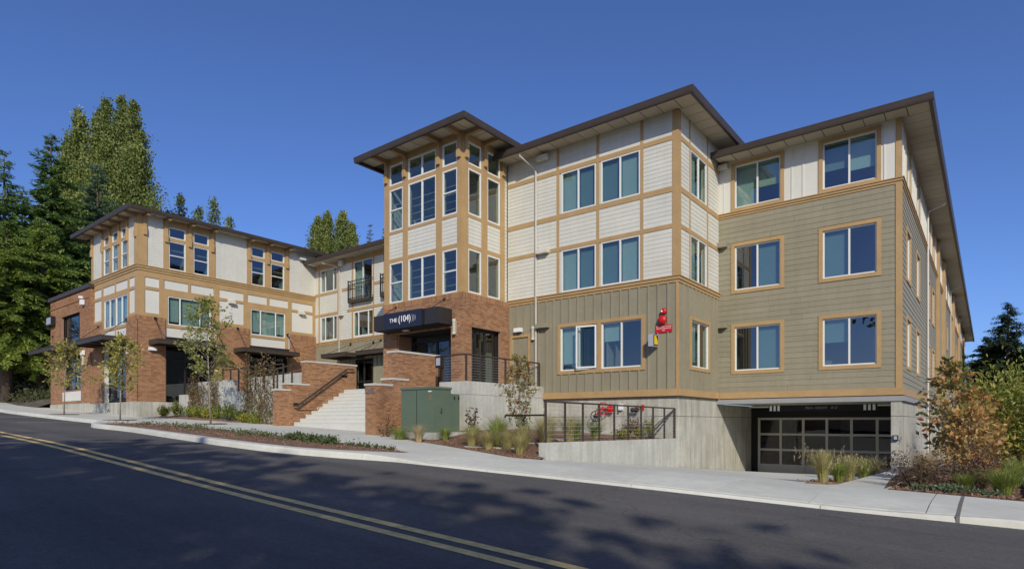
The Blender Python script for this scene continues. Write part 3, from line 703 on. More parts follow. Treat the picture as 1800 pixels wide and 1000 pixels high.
b.box(-20.1, -20.0, 17.8, 21.5, 3.0, 6.17); b.box(-15.9, -15.8, 19.4, 21.5, 3.0, 6.17); b.box(-16.9, -16.5, 19.3, 19.7, 3.0, 6.17)
b.build('room', 'room_light', bld)
for z in (6.42, 9.38):   # guard rails behind the tall panes
    for k in range(1, 5): piece('inner_rail', (-19.8, -15.95, 17.16, 17.18, z+.2+.3*k, z+.215+.3*k), 'galv', bld)
eave(-21.05, -14.74, 15.98, 21.2, 12.50, 12.72, 12.63, 'ABL', (-20.13, -15.66, 16.9, 21.2))
def bracket(face, s, z0, z1, wd=.17, out=.10):
    b = MB(); h = wd/2
    prof = [(0, z0), (out, z0), (out, z0+.32), (out*.55, z0+.42), (out*.55, z1), (0, z1)]
    for u in (s-h, s+h): b.v += [face.p(u, z, .052+d) for d, z in prof]
    n = len(prof)
    for j in range(n): b.f.append((j, (j+1) % n, n+(j+1) % n, n+j))
    b.f += [tuple(range(n-1, -1, -1)), tuple(range(n, 2*n))]
    b.build('bracket', 'tan', bld)
def outlook(face, s, zt, ln, wd=.15): piece('outlooker', face.b(s-wd/2, s+wd/2, zt-.17, zt-.002, .05, ln), 'beam', bld)
for (a, e) in rp: bracket(BA, (a+e)/2, 11.62, 12.5); outlook(BA, (a+e)/2, 12.63, .80)
for (a, e) in rb_: bracket(BB, (a+e)/2, 11.62, 12.5); outlook(BB, (a+e)/2, 12.63, .80)
# brick base of the tower
fA = Face('A', 16.8); fB = Face('B', -15.56)
bricks(fA, -20.12, -15.56, 2.9, 6.5, bld, [(-19.25, -16.15, 2.0, 5.2)], seed=3, ext=.008)
bricks(fB, 16.832, 19.585, 2.9, 6.5, bld, [(17.3, 19.05, 2.0, 5.24)], seed=4, startoff=.05)
piece('brick_cap', (-20.13, -15.545, 16.79, 16.95, 6.5, 6.515), 'tan', bld)
# entrance recess
for X in (-19.25, -16.2): piece('jamb', (X, X+.05, 16.83, 17.55, 2.95, 5.2), 'brick', bld)
bricks(Face('B', -19.24), 16.92, 17.5, 2.95, 5.2, bld, soldier=False, seed=5, backd=-.1)
wall(Face('A', 17.55), -19.2, -16.2, 2.95, 5.2, [(-19.1, -16.3, 3.0, 5.1)], 'dark_metal', bld)
window(Face('A', 17.55), -19.1, -16.3, 3.0, 4.95, bld, vm=(.26, .5, .76), fm='navy', gm='glass_dark', fw=.1, room=False, name='entrance_doors')
piece('recess_ceiling', (-19.25, -16.15, 16.9, 17.6, 5.14, 5.2), 'black', bld)
wall(Face('B', -15.75), 17.2, 19.15, 2.95, 5.3, [(17.32, 19.04, 3.0, 5.2)], 'dark_metal', bld, -.05, 0)
window(Face('B', -15.75), 17.32, 19.04, 3.0, 5.2, bld, vm=(.25, .58), fm='dark_metal', gm='glass_dark', fw=.07, room=False, name='side_glazing')
# canopy with sign
cn = MB().box(-19.80, -16.10, 16.03, 16.785, 5.29, 5.90)
cno = cn.build('canopy', 'bronze', bld)
piece('canopy_soffit', (-19.75, -16.15, 16.08, 16.78, 5.27, 5.288), 'black', cno)
piece('sign_panel', (-19.15, -16.95, 15.995, 16.028, 5.275, 5.915), 'navy', cno)
piece('panel_joint', (-16.95, -16.82, 16.012, 16.028, 5.29, 5.90), 'black', cno)
text('sign_letters', 'THE', .22, (-18.56, 15.990, 5.60), 'A', 'lettering', cno, .006, 'CENTER', 1.15)
text('sign_numerals', '(104)', .355, (-17.90, 15.990, 5.615), 'A', 'lettering', cno, .006, 'CENTER', .95)
for k, (dx, m_) in enumerate(((.43, 'letter_fade'), (.51, 'letter_fade'), (.59, 'grey_metal'))): text('sign_arc', ')', .32-.04*k, (-17.88+dx, 15.99, 5.62), 'A', m_, cno, .004)
piece('downlight', (-18.5, -18.2, 16.4, 16.55, 5.235, 5.268), 'white_lamp', cno)
for X in (-19.3, -16.5): MB().tube([(X, 16.1, 5.9), (X+.0, 16.77, 6.33)], .014).build('tie_rod', 'dark_metal', cno); MB().lathe((X, 16.79, 6.33), [(.05, 0), (.05, .03), (.02, .04)], 10, '-y').build('anchor', 'dark_metal', cno)
# ---- middle wing
ops = [(-32.78, -31.09, 9.61, 11.0), (-32.78, -31.09, 6.6, 8.08), (-29.45, -27.76, 8.78, 11.02), (-29.5, -27.7, 6.6, 8.06), (-26.6, -25, 8.78, 11.02), (-29.3, -27.7, 3.0, 5.25)]
wall(MI, -33.4, -20.1, 2.9, 11.36, ops, 'white', bld)
lap(MI, -33.4, -20.2, 6.52, 11.36, .147, 'white', bld, ops, joined=True)
window(MI, -32.78, -31.09, 9.61, 11.0, bld, vm=(.27, .77), d=.0); window(MI, -32.78, -31.09, 6.6, 8.08, bld, vm=(.27, .77), d=.0)
window(MI, -29.5, -27.7, 6.6, 8.06, bld, vm=(.25, .75), d=.0); window(MI, -29.45, -27.76, 8.78, 11.02, bld, vm=(.48,), d=.0, blind=[1, 0]); window(MI, -26.6, -25, 8.78, 11.02, bld, vm=(.5,), d=0.)
for x in (-33.0, -31.06, -29.66, -27.74, -26.78): trim(MI, x, x+.12, 6.52, 11.36, bld, d1=.034)
for z0, z1, gaps in ((9.42, 9.58, [(-30.95, -30.6)]), (8.14, 8.30, [(-30.85, -30.1)]), (11.05, 11.3, [])):
    for (a, e, p, q) in sub_rects(-33.39, -26.5, z0, z1, [(-29.66, -27.62, 8.7, 11.02)]+[(g0, g1, 0, 20) for g0, g1 in gaps]): trim(MI, a, e, p, q, bld, d1=.04)
band(MI, -33.39, -20.2, 6.52, 6.30)
wall(MI, -33.39, -20.2, 2.95, 6.30, ops, 'olive', bld, .0005, .012)
xb = -33.2
while xb < -24:
    for (a, e, p, q) in sub_rects(xb, xb+.055, 2.95, 6.30, [(-29.4, -27.6, 2.9, 5.4)]): piece('batten', MI.b(a, e, p, q, .012, .05), 'olive', bld)
    xb += .362
window(Face('A', 22.35), -29.3, -27.7, 3.0, 5.25, bld, vm=(.5,), hm=(.42,), fm='dark_metal', gm='glass_dark', fw=.09, rm='room_dark', name='lobby_door')
eave(-33.36, -19.5, 21.5, 30, 11.30, 11.51, 11.365, 'A', (-33.4, -20, 22.4, 30))
def balcony(x0, x1):
    b = MB(); y0, y1 = 22.12, 22.36
    b.box(x0, x1, y0, 22.365, 8.58, 8.76)
    o = b.build('balcony', 'brown_metal', bld); r_ = MB()
    for z in (8.82, 9.62, 9.82): r_.box(x0, x1, y0, y0+.04, z, z+.035)
    for k in range(11): X = x0+(x1-x0-.02)*k/10; r_.box(X, X+.02, y0+.01, y0+.03, 8.76, 9.82)
    for X in (x0, x1-.05):
        r_.box(X, X+.05, y0-.005, y0+.045, 8.6, 9.9)
        for z in (8.82, 9.82): r_.box(X+.01, X+.04, y0+.045, 22.37, z, z+.035)
    r_.build('guard_rail', 'dark_metal', o)
balcony(-29.72, -27.66); balcony(-26.8, -24.9)
def awning(pts_x, pts_y, z, tie, parent=bld, corr='x', tz=6.9, wallside=None):
    x0, x1 = pts_x; y0, y1 = pts_y; b = MB()
    b.box(x0, x1, y0, y0+.06, z, z+.20); b.box(x0, x1, y1-.06, y1, z, z+.20); b.box(x0, x0+.06, y0+.06, y1-.06, z, z+.20); b.box(x1-.06, x1, y0+.06, y1-.06, z, z+.20)
    b.box(x0+.06, x1-.06, y0+.06, y1-.06, z+.1, z+.13)
    for k in range(1, 4): X = x0+(x1-x0)*k/4; Y = y0+(y1-y0)*k/4; (b.box(X-.03, X+.03, y0+.06, y1-.06, z+.02, z+.1) if x1-x0 > y1-y0 else b.box(x0+.06, x1-.06, Y-.03, Y+.03, z+.02, z+.1))
    o = b.build('awning', 'brown_metal', parent); c = MB()
    L = (x1-x0) if corr == 'x' else (y1-y0); n = int(L/.11)
    for k in range(n):
        a = (x0 if corr == 'x' else y0)+L*k/n
        c.box(a, a+L/n*.5, y0-.03, y1, z+.205, z+.24) if corr == 'x' else c.box(x0, x1+.03, a, a+L/n*.5, z+.205, z+.24)
    c.build('corrugated_deck', 'fascia', o)
    for p, q in tie:
        MB().tube([p, q], .016).build('tie_rod', 'dark_metal', o)
        v = Vector(q); MB().box(v.x-.05, v.x+.05, v.y-.05, v.y+.05, v.z-.06, v.z+.06).build('anchor', 'dark_metal', o)
    return o
awning((-30.75, -28.45), (21.0, 22.36), 5.30, [((-30.6, 21.1, 5.5), (-29.75, 22.37, 6.2)), ((-28.6, 21.1, 5.5), (-27.65, 22.37, 6.15))])
awning((-28.3, -25.5), (21.6, 22.36), 5.38, [((-28.2, 21.7, 5.58), (-27.0, 22.37, 6.2))])
# ---- left corner block, right face (LB)
g1, g2 = (13.43, 16.1), (17.9, 20.56); up = [(13.69, 14.53), (14.93, 15.74), (18.16, 18.98), (19.37, 20.24)]
ops = [(a, e, z0, z1) for a, e in up for z0, z1 in ((9.5, 10.97), (11.14, 11.69))]+[(13.64, 15.84, 6.63, 8.1), (18.13, 20.3, 6.63, 8.1), (13.5, 16.15, 2.0, 5.95), (18.0, 20.6, 2.0, 5.95)]
wall(LB, 12.28, 22.4, 2.5, 12.06, ops, 'white_smooth', bld)
lap(LB, 12.67, 22.39, 9.46, 12.05, .135, 'white', bld, [(*g1, 9, 13), (*g2, 9, 13)], joined=True, th=.013)
for (g0, ge), (wa, wb) in ((g1, up[:2]), (g2, up[2:])):
    for (a, e, p, q) in sub_rects(g0, ge, 9.46, 12.05, [(x0, x1, z0, z1) for x0, x1 in (wa, wb) for z0, z1 in ((9.5, 10.97), (11.14, 11.69))]): trim(LB, a, e, p, q, bld, d1=.045, name='casing')
    for k, (a, e) in enumerate((wa, wb)):
        window(LB, a, e, 9.5, 10.97, bld, hm=(.5,), d=.0, screen=0 if g0 < 14 else None); window(LB, a, e, 11.14, 11.69, bld, d=.0)
    for s in ((g0+wa[0])/2, (wa[1]+wb[0])/2, (wb[1]+ge)/2): bracket(LB, s, 10.85, 11.9, .16, .09); outlook(LB, s, 12.05, .55, .14)
trim(LB, 12.24, 12.67, 9.46, 12.05, bld, d1=.05); bracket(LB, 12.55, 11.0, 11.9, .16, .09); outlook(LB, 12.55, 12.05, .55, .14)
def belt3(face, s0, s1, corner):
    for nm, a, e, dd, m_ in (('belt_trim', 8.9, 9.2, .04, 'tan'), ('belt_trim', 9.2, 9.32, .075, 'tan'), ('belt_trim', 9.32, 9.43, .115, 'tan'), ('drip_cap', 9.43, 9.46, .15, 'tan')): piece(nm, face.b(s0, s1+(dd if corner else 0), a, e, .001, dd), m_, bld)
belt3(LB, 12.272, 22.39, False); belt3(LA, -39.9, -33.4, True)
for a, e, z0, z1 in ((12.24, 12.55, 6.93, 8.9), (13.23, 13.46, 5.95, 8.9), (16.0, 16.3, 6.93, 8.9), (17.7, 17.93, 6.93, 8.9), (20.5, 20.72, 6.93, 8.9), (22.2, 22.39, 6.93, 8.9),
                     (14.65, 14.78, 8.45, 8.9), (19.12, 19.26, 8.45, 8.9), (13.46, 16.0, 6.48, 6.63), (17.93, 20.5, 6.48, 6.63), (13.46, 13.64, 6.63, 8.1), (15.84, 16.0, 5.95, 8.1), (17.93, 18.13, 5.95, 8.1), (20.3, 20.5, 5.95, 8.1),
                     (12.55, 13.23, 8.28, 8.43), (13.46, 16.0, 8.1, 8.45), (16.3, 16.75, 8.30, 8.45), (17.2, 17.7, 8.30, 8.45), (17.93, 20.5, 8.1, 8.45), (20.72, 21.15, 8.30, 8.45), (21.6, 22.2, 8.30, 8.45),
                     (12.55, 13.23, 6.93, 7.10), (16.3, 17.7, 6.93, 7.10), (20.72, 22.2, 6.93, 7.10)): trim(LB, a, e, z0, z1, bld, d1=.04)
window(LB, 13.64, 15.84, 6.63, 8.1, bld, vm=(.28, .74), d=.0, blind=[.9, 1, .9]); window(LB, 18.13, 20.3, 6.63, 8.1, bld, vm=(.28, .72), d=0., blind=[.9, 1, .9])
fL = Face('B', -33.30)
for k, (a, e) in enumerate(((12.184, 13.5), (16.15, 18.0), (20.6, 22.39))): bricks(fL, a, e, 2.61, 6.93, bld, seed=10+k, startoff=0.03)
piece('concrete_base', (-33.6, -33.28, 12.15, 22.39, 1.2, 2.61), 'concrete', bld)
for a, e in ((13.5, 16.15), (18.0, 20.6)):
    window(Face('B', -33.62), a+.03, e-.03, 2.7, 5.7, bld, vm=(.42, .7), hm=(.72,), fm='dark_metal', gm='glass_dark', fw=.07, rd=2.5, rm='room_dark', name='storefront')
    for s in (a, e-.03): piece('jamb', (-33.62, -33.31, s, s+.03, 2.6, 5.95), 'brick', bld)
    piece('lintel', (-33.65, -33.35, a, e, 5.7, 5.99), 'dark_metal', bld)
awning((-33.28, -32.2), (12.7, 16.14), 5.48, [((-32.3, y, 5.66), (-33.27, y, 6.85)) for y in (13.0, 16.0)], corr='y')
awning((-33.28, -32.2), (17.07, 20.56), 5.48, [((-32.3, y, 5.66), (-33.27, y, 6.85)) for y in (17.3, 20.4)], corr='y')
# ---- left corner block, street face (LA)
uw = [(-37.97, -37.2), (-36.76, -35.97), (-35.51, -34.75)]
ops = [(a, e, z0, z1) for a, e in uw for z0, z1 in ((9.55, 11.01), (11.13, 11.63))]+[(-37.9, -36.37, 6.64, 8.16), (-36.25, -34.69, 6.64, 8.16), (-37.9, -34.69, 2, 6.0)]
wall(LA, -39.8, -33.4, 2.5, 12.06, ops, 'white_smooth', bld)
lap(LA, -39.55, -33.8, 9.46, 12.05, .135, 'white', bld, [(-38.25, -34.57, 9, 13)], joined=True, th=.013)
for (a, e, p, q) in sub_rects(-38.25, -34.57, 9.46, 12.05, ops): trim(LA, a, e, p, q, bld, d1=.045, name='casing')
for a, e in uw: window(LA, a, e, 9.55, 11.01, bld, hm=(.5,), d=0., blind=.5, screen=0); window(LA, a, e, 11.13, 11.63, bld, d=0.)
for s in (-39.68, -38.1, -36.98, -35.74, -34.66, -33.55): bracket(LA, s, 10.85, 11.9, .16, .09); outlook(LA, s, 12.05, .55, .14)
trim(LA, -39.82, -39.55, 9.46, 12.05, bld, d1=.05); trim(LA, -33.8, -33.345, 9.46, 12.05, bld, d1=.052)
for a, e, z0, z1 in ((-33.75, -33.36, 6.93, 8.9), (-39.8, -39.5, 7.0, 8.9), (-38.3, -38.05, 5.95, 8.9), (-36.38, -36.24, 8.45, 8.9), (-34.65, -34.45, 6.93, 8.9), (-39.5, -38.3, 8.28, 8.43), (-38.05, -34.65, 8.16, 8.43), (-34.45, -33.75, 8.28, 8.43),
                     (-38.05, -37.9, 6.64, 8.16), (-36.37, -36.25, 6.64, 8.16), (-38.05, -34.65, 6.48, 6.64), (-39.5, -38.3, 7.0, 7.15), (-34.45, -33.75, 6.93, 7.1), (-36.36, -36.26, 6.05, 6.48)): trim(LA, a, e, z0, z1, bld, d1=.04)
window(LA, -37.9, -36.37, 6.64, 8.16, bld, vm=(.5,), d=0., blind=[.6, 1]); window(LA, -36.25, -34.69, 6.64, 8.16, bld, vm=(.5,), d=0., blind=[1, .9])
fl2 = Face('A', 12.15)
bricks(fl2, -34.6, -33.30, 2.61, 6.93, bld, seed=20, ext=.008); bricks(fl2, -39.5, -37.95, 2.61, 7.0, bld, soldier=False, seed=21)
piece('concrete_base', (-39.5, -33.29, 12.12, 12.4, 1.2, 2.61), 'concrete', bld)
window(Face('A', 12.45), -37.9, -34.65, 2.7, 5.75, bld, vm=(.3, .55, .78), hm=(.75,), fm='dark_metal', gm='glass_dark', fw=.07, rd=2.5, rm='room_dark', name='storefront')
piece('lintel', (-37.95, -34.6, 12.2, 12.5, 5.75, 6.03), 'dark_metal', bld)
eave(-41.1, -32.73, 11.58, 30, 12.0, 12.18, 12.055, 'ABL', (-39.8, -33.4, 12.27, 30))
awning((-38.9, -34.3), (10.95, 12.1), 5.66, [((x, 11.05, 5.86), (x, 12.13, 6.8)) for x in (-38.4, -34.5)])
piece('back_wall', (-39.8, -33.5, 29.5, 29.8, 2, 12.05), 'white', bld); piece('side_wall', (-39.8, -39.6, 12.3, 29.8, 2, 12.05), 'white', bld)
# ---- brick annex
ops = [(-44.35, -41.1, 6.05, 7.95), (-43.9, -40.95, 3.45, 5.7), (-44.2, -40.9, 2.8, 3.4)]
bricks(AN, -46.4, -39.42, 2.65, 9.08, bld, ops, seed=30, ext=.008); bricks(Face('B', -39.42), 12.082, 12.27, 7.0, 9.08, bld, seed=31)
piece('annex_side', (-46.4, -46.2, 12.1, 26, 1.5, 9.08), 'mortar', bld)
piece('parapet_cap', (-46.55, -39.32, 11.93, 12.5, 9.08, 9.30), 'fascia', bld); piece('concrete_base', (-46.42, -39.5, 12.02, 12.2, 1.6, 2.65), 'concrete', bld)
piece('corbel', (-46.38, -39.5, 12.0, 12.042, 8.55, 8.62), 'brick', bld)
window(Face('A', 12.2), -44.35, -41.1, 6.05, 7.95, bld, vm=(.3, .78), hm=(.33,), fm='dark_metal', gm='glass_dark', fw=.08, rd=2, rm='room_dark'); window(Face('A', 12.2), -43.9, -40.95, 3.45, 5.7, bld, vm=(.5,), hm=(.75,), fm='dark_metal', gm='glass_dark', fw=.08, rd=2, rm='room_dark', name='storefront')
for k in range(3): piece('panel', AN.b(-44.2+1.1*k+.02, -44.2+1.1*(k+1)-.02, 2.82, 3.38, -.06, -.01), 'white_smooth', bld)
awning((-46.6, -40.95), (10.95, 12.0), 5.70, [((x, 11.05, 5.9), (x, 12.03, 6.9)) for x in (-45.9, -41.4)])
b = MB().box(-46.35, -45.4, 11.80, 12.04, 7.55, 8.12); bx_ = b.build('wall_sign', 'dark_metal', bld); piece('sign_face', (-46.27, -45.48, 11.785, 11.80, 7.63, 8.04), 'box_grey', bx_)
# ---- fixtures on the walls
def downspout(pts, r=.042): MB().tube(pts, r, 4).build('downspout', 'galv', bld)
downspout([(-14.42, 18.83, 12.14), (-14.42, 18.86, 11.98), (-14.16, 19.45, 11.62), (-14.13, 19.50, 11.48), (-14.13, 19.50, 2.95)])
downspout([(-31.6, 21.6, 11.3), (-31.55, 21.7, 11.15), (-30.85, 22.3, 10.95), (-30.8, 22.32, 10.8), (-30.8, 22.32, 3.0)])
downspout([(-1.5, 33.4, 11.5), (-1.55, 33.4, 11.35), (-2.1, 33.4, 11.15), (-2.15, 33.4, 11.0), (-2.15, 33.4, -.6)])
downspout([(-1.5, 55, 11.5), (-2.1, 55, 11.15), (-2.15, 55, 11.0), (-2.15, 55, 2.0)])
def hood(face, s0, s1, z0, z1, m): 
    b = MB(); d = .24
    for u in (s0, s1): b.v += [face.p(u, z1, .03), face.p(u, z1-.06, d), face.p(u, z0, d), face.p(u, z0, .03)]
    b.f += [(0, 1, 5, 4), (1, 2, 6, 5), (2, 3, 7, 6), (3, 0, 4, 7), (0, 3, 2, 1), (4, 5, 6, 7)]; b.build('vent_hood', m, bld)
hood(A1, -14.05, -13.5, 5.28, 5.5, 'olive'); hood(A1, -14.0, -13.5, 8.2, 8.4, 'white'); hood(A1, -14.0, -13.5, 11.85, 12.1, 'white')
hood(A2, -8.24, -7.88, 8.3, 8.55, 'olive'); hood(A2, -8.24, -7.88, 5.2, 5.45, 'olive'); hood(A2, -8.2, -7.85, 11.3, 11.52, 'white')
hood(MI, -30.7, -30.35, 10.95, 11.3, 'white'); hood(MI, -30.75, -30.4, 7.95, 8.1, 'white'); hood(LB, 16.8, 17.15, 8.2, 8.4, 'white'); hood(LB, 21.2, 21.55, 8.2, 8.4, 'white'); hood(LB, 21.2, 21.6, 11.55, 11.75, 'white')
def sconce(face, s, zc, m='lampglass', h=.5):
    c = face.p(s, zc-h/2, .09); o = MB().lathe(c, [(.05, 0), (.075, .02), (.075, .1)], 12).build('wall_lamp', 'galv', bld)
    MB().lathe((c[0], c[1], c[2]+.1), [(.065, 0), (.065, h-.2)], 12).build('lamp_glass', m, o)
    MB().lathe((c[0], c[1], c[2]+h-.1), [(.075, 0), (.075, .08), (.05, .1)], 12).build('lamp_cap', 'galv', o)
    piece('back_plate', face.b(s-.05, s+.05, zc-h*.4, zc+h*.4, .01, .03), 'galv', o)
sconce(A1, -14.27, 5.12, h=.55); sconce(fA, -15.93, 5.2, h=.6); sconce(fl2, -34.2, 5.3, h=.55); sconce(AN, -40.25, 5.05, h=.5)
def flood(face, s, zc):
    b = MB(); b.box(*face.b(s-.17, s+.17, zc-.08, zc+.08, .02, .2)); o = b.build('flood_lamp', 'white_lamp', bld); piece('lens', face.b(s-.13, s+.13, zc-.095, zc-.082, .05, .18), 'lampglass', o)
flood(A1, -14.99, 5.31); flood(fL, 12.85, 5.28)
for (X, Z) in ((-40.3, 8.35), (-40.25, 5.5)):
    o = piece('floodlight', AN.b(X-.13, X+.13, Z-.14, Z+.14, .05, .22), 'white_lamp', bld); piece('bracket', AN.b(X-.04, X+.04, Z-.05, Z+.05, .01, .05), 'dark_metal', bld)
piece('floodlight', AN.b(-40.75, -40.6, 8.62, 8.76, .01, .18), 'white_lamp', bld)
# ------------------------------------------------------------------ stair, wing walls, terrace
TZ = 3.0
st = empty('entrance_stairs', (-19.5, 14.2, 1.3), 'broad pale concrete stairs rising between two brick side walls', 'stairs')
NR = 10; Y0s = 14.14; run = 2.75/NR
for i in range(NR):
    y = Y0s+i*run; zb = 1.0; zt = 1.42+(TZ+.02-1.42)*(i+1)/NR
    b = MB(); b.box(-22.6, -16.46, y+.008, 17.2 if i == NR-1 else y+run+.03, zb, zt); b.box(-22.6, -16.46, y, y+.03, zt-.045, zt+.002); b.build('step', 'step', st)
def wing(name, label, x0, x1, segs, front_extra, seed, cat='wall'):
    o = empty(name, ((x0+x1)/2, segs[0][0], 1.0), label, cat)
    for k, (y0, y1, zt) in enumerate(segs):
        fb = Face('B', x1); fa = Face('A', y0)
        bk = bricks(fb, y0+.032, y1, 1.0, zt-.07, o, soldier=False, seed=seed+k, backd=-(x1-x0)+.002*k)
        bricks(fa, x0+.002*k, x1-.001*k, 1.0, zt-.07, o, soldier=False, seed=seed+20+k, backd=-.031, ext=.008+.001*k)
        MB().box(x0-.03, x1+.035, y0-.035, y1+.03, zt-.07, zt).build('coping', 'cap', o)
    return o
wl = wing('brick_stair_wall', 'stepped brick wall with sloping dark handrail on the left of the stairs', -23.0, -22.6, [(13.45, 13.95, 2.94), (13.86, 14.85, 3.2), (14.76, 17.3, 4.18)], 0, 40)
wr = wing('brick_stair_wall', 'stepped brick wall ending in a short pier with numerals beside the green cabinet', -16.5, -16.0, [(13.0, 13.72, 2.88), (13.7, 14.45, 3.10), (13.97, 16.05, 4.06)], 0, 60)
text('address_number', '5212', .24, (-16.27, 12.975, 2.62), 'A', 'number_metal', wr, .01)
# nearest bricks of the pier as single pieces
fpb = Face('B', -15.994); k = 0; hz = (2.81-1.0)/round((2.81-1.0)/.0677)
for i in range(2, int((2.81-1.0)/hz)):
    for j in range(4):
        a = 13.06+.203*j-(.1 if i % 2 else 0); e = min(a+.193, 13.7); a = max(a, 13.06)
        if e-a > .05: piece('brick', fpb.b(a, e, 1.0+i*hz+.005, 1.0+(i+1)*hz-.005, -.02, .006+.004*rnd.random()), 'brick', wr)
for Y, Z in ((14.25, 2.33), (16.65, 3.62)): piece('step_light', (-22.6, -22.575, Y-.13, Y+.13, Z-.05, Z+.05), 'black', wl)
hr = empty('handrail', (-22.45, 15.3, 2.3), 'dark brown sloping handrail fixed to the left brick stair wall', 'handrail')
MB().tube([(-22.44, 14.02, 2.26), (-22.44, 14.2, 2.27), (-22.44, 16.65, 3.93), (-22.44, 17.05, 3.95)], .03, 8).build('rail', 'brown_metal', hr)
MB().box(-22.48, -22.40, 14.1, 16.7, 2.2, 2.201).tube([(-22.44, 14.2, 2.22), (-22.44, 16.65, 3.88)], .02, 4).build('plate', 'brown_metal', hr)
for Y in (14.5, 15.4, 16.4):
    Z = 2.27+(Y-14.2)*.678; MB().tube([(-22.59, Y, Z-.1), (-22.47, Y, Z-.1), (-22.44, Y, Z-.02)], .012).build('wall_bracket', 'brown_metal', hr)
# terrace block
tr = empty('terrace', (-16, 18, 2), 'raised concrete terrace in front of the brick entrance tower', 'terrace')
for z0, z1 in ((.4, 2.52), (2.53, 2.98)): MB().box(-15.1, -13.8, 15.1, 19.58, z0, z1).build('concrete_block', 'concrete_new', tr)
MB().box(-16.0, -15.11, 16.06, 19.58, .4, 2.97).build('concrete_block', 'concrete_new', tr)
MB().box(-33.3, -15.12, 16.9, 22.4, 2.2, TZ-.01).build('deck', 'concrete_new', tr)
MB().box(-22.6, -16.01, 16.89, 16.9, 1.2, 2.9).build('riser_wall', 'concrete_new', tr)
def railing(name, label, pts, z0f, h, posts, cables, m='brown_metal', pr=.028, toprail=.03):
    o = empty(name, pts[0], label, 'railing')
    P = [Vector(p) for p in pts]
    for a, e in zip(P, P[1:]):
        up = Vector((0, 0, h)); MB().tube([a+up, e+up], toprail, 6).build('top_rail', m, o)
        n = max(1, round((e-a).length/posts))
        for i in range(n+1):
            q = a+(e-a)*i/n
            if i == n and e is not P[-1]: continue
            MB().box(q.x-pr, q.x+pr, q.y-pr, q.y+pr, q.z-.05, q.z+h).build('post', m, o)
        cb = MB()
        for k in range(1, cables+1):
            z = Vector((0, 0, h*k/(cables+1))); cb.tube([a+z, e+z], .005, 4, False)
        cb.build('cables', 'grey_metal', o)
    return o
railing('terrace_railing', 'dark cable railing around the terrace right of the brick tower', [(-15.95, 15.95, 2.98), (-15.0, 15.2, 2.98), (-13.92, 15.2, 2.98), (-13.92, 19.45, 2.98)], 0, .92, .72, 9)
o = empty('mailbox', (-14.9, 15.1, 3.5), 'small dark box with pale emblem hung on the terrace railing', 'box')
MB().box(-15.22, -14.93, 15.02, 15.14, 3.48, 3.90).build('case', 'box_grey', o).data.materials[0] = M['dark_metal']
MB().box(-15.17, -14.98, 15.005, 15.019, 3.56, 3.82).build('face', 'box_grey', o)
# low retaining wall + railing by the driveway
lw = empty('retaining_wall', (-8.4, 15, .5), 'low pale concrete retaining wall carrying a dark railing beside the driveway', 'wall')
b = MB(); b.v = [(-8.46, 11.80, -.2), (-8.25, 11.80, -.2), (-8.25, 11.80, 1.10), (-8.46, 11.80, 1.10), (-8.46, 19.61, -.4), (-8.25, 19.61, -.4), (-8.25, 19.61, 1.04), (-8.46, 19.61, 1.04)]
b.f = [(0, 1, 2, 3), (7, 6, 5, 4), (1, 5, 6, 2), (0, 3, 7, 4), (3, 2, 6, 7), (0, 4, 5, 1)]; b.build('wall_body', 'concrete_new', lw)
o = railing('driveway_railing', 'dark slender railing standing on the low retaining wall by the driveway', [(-8.36, 11.95, 1.09), (-8.36, 19.58, 1.05)], 0, 1.0, .87, 9, pr=.022, toprail=.025)
MB().tube([(-8.36, 17.4, 1.08), (-8.36, 19.5, 2.0)], .03, 6).build('brace', 'brown_metal', o)
o = empty('pipe_rail', (-9, 11.75, 1.2), 'short black pipe handrail in the grasses beside the driveway railing', 'handrail')
MB().tube([(-9.62, 11.95, 1.70), (-9.6, 11.95, 1.76), (-8.38, 11.95, 1.76)], .024, 8).build('rail', 'dark_metal', o)
for i, (x, y, z) in enumerate(((-10.4, 12.45, .93), (-10.1, 13.2, 1.04), (-9.9, 14.0, 1.12))):
    tag(MB().box(x-.9, x+.9, y-.22, y+.22, z-.1, z).build('stepping_slab', 'paving'), ('lowest', 'middle', 'uppermost')[i]+' pale concrete step slab crossing the grass bed', 'slab', 'step slabs in the bed')
# left retaining walls and ramp
lt = empty('ramp_wall', (-28, 13.8, 1.5), 'pale board-marked concrete ramp wall with climbing vines left of the stairs', 'wall')
for (x0, x1, zt) in ((-32.85, -30.9, 2.98), (-27.75, -25.4, 2.98), (-25.39, -23.0, 3.0)): MB().box(x0, x1-.006, 13.98, 14.3, 1.2, zt).build('wall_panel', 'concrete_new', lt)
MB().box(-30.9, -27.76, 14.06, 14.4, 1.2, 3.56).build('wall_panel', 'concrete_new', lt)
MB().box(-33.28, -22.6, 14.3, 16.9, 1.3, 2.95).build('ramp_fill', 'concrete_new', lt)
b = MB(); b.v = [(-31, 16.6, 2.9), (-23.1, 16.6, 2.9), (-23.1, 16.6, 4.0), (-31, 16.6, 3.9), (-31, 16.88, 2.9), (-23.1, 16.88, 2.9), (-23.1, 16.88, 4.0), (-31, 16.88, 3.9)]
b.f = [(0, 1, 2, 3), (7, 6, 5, 4), (1, 5, 6, 2), (0, 3, 7, 4), (3, 2, 6, 7), (0, 4, 5, 1)]; b.build('upper_wall', 'concrete_new', lt)
o = railing('ramp_railing', 'dark metal railing along the concrete ramp wall left of the stairs', [(-28.6, 14.15, 2.98), (-23.4, 14.15, 2.98)], 0, 1.06, .8, 5)
o = railing('ramp_railing', 'dark sloping inner railing of the ramp behind the outer rail', [(-28.2, 15.3, 2.95), (-23.4, 15.3, 3.35)], 0, .9, 1.2, 2)
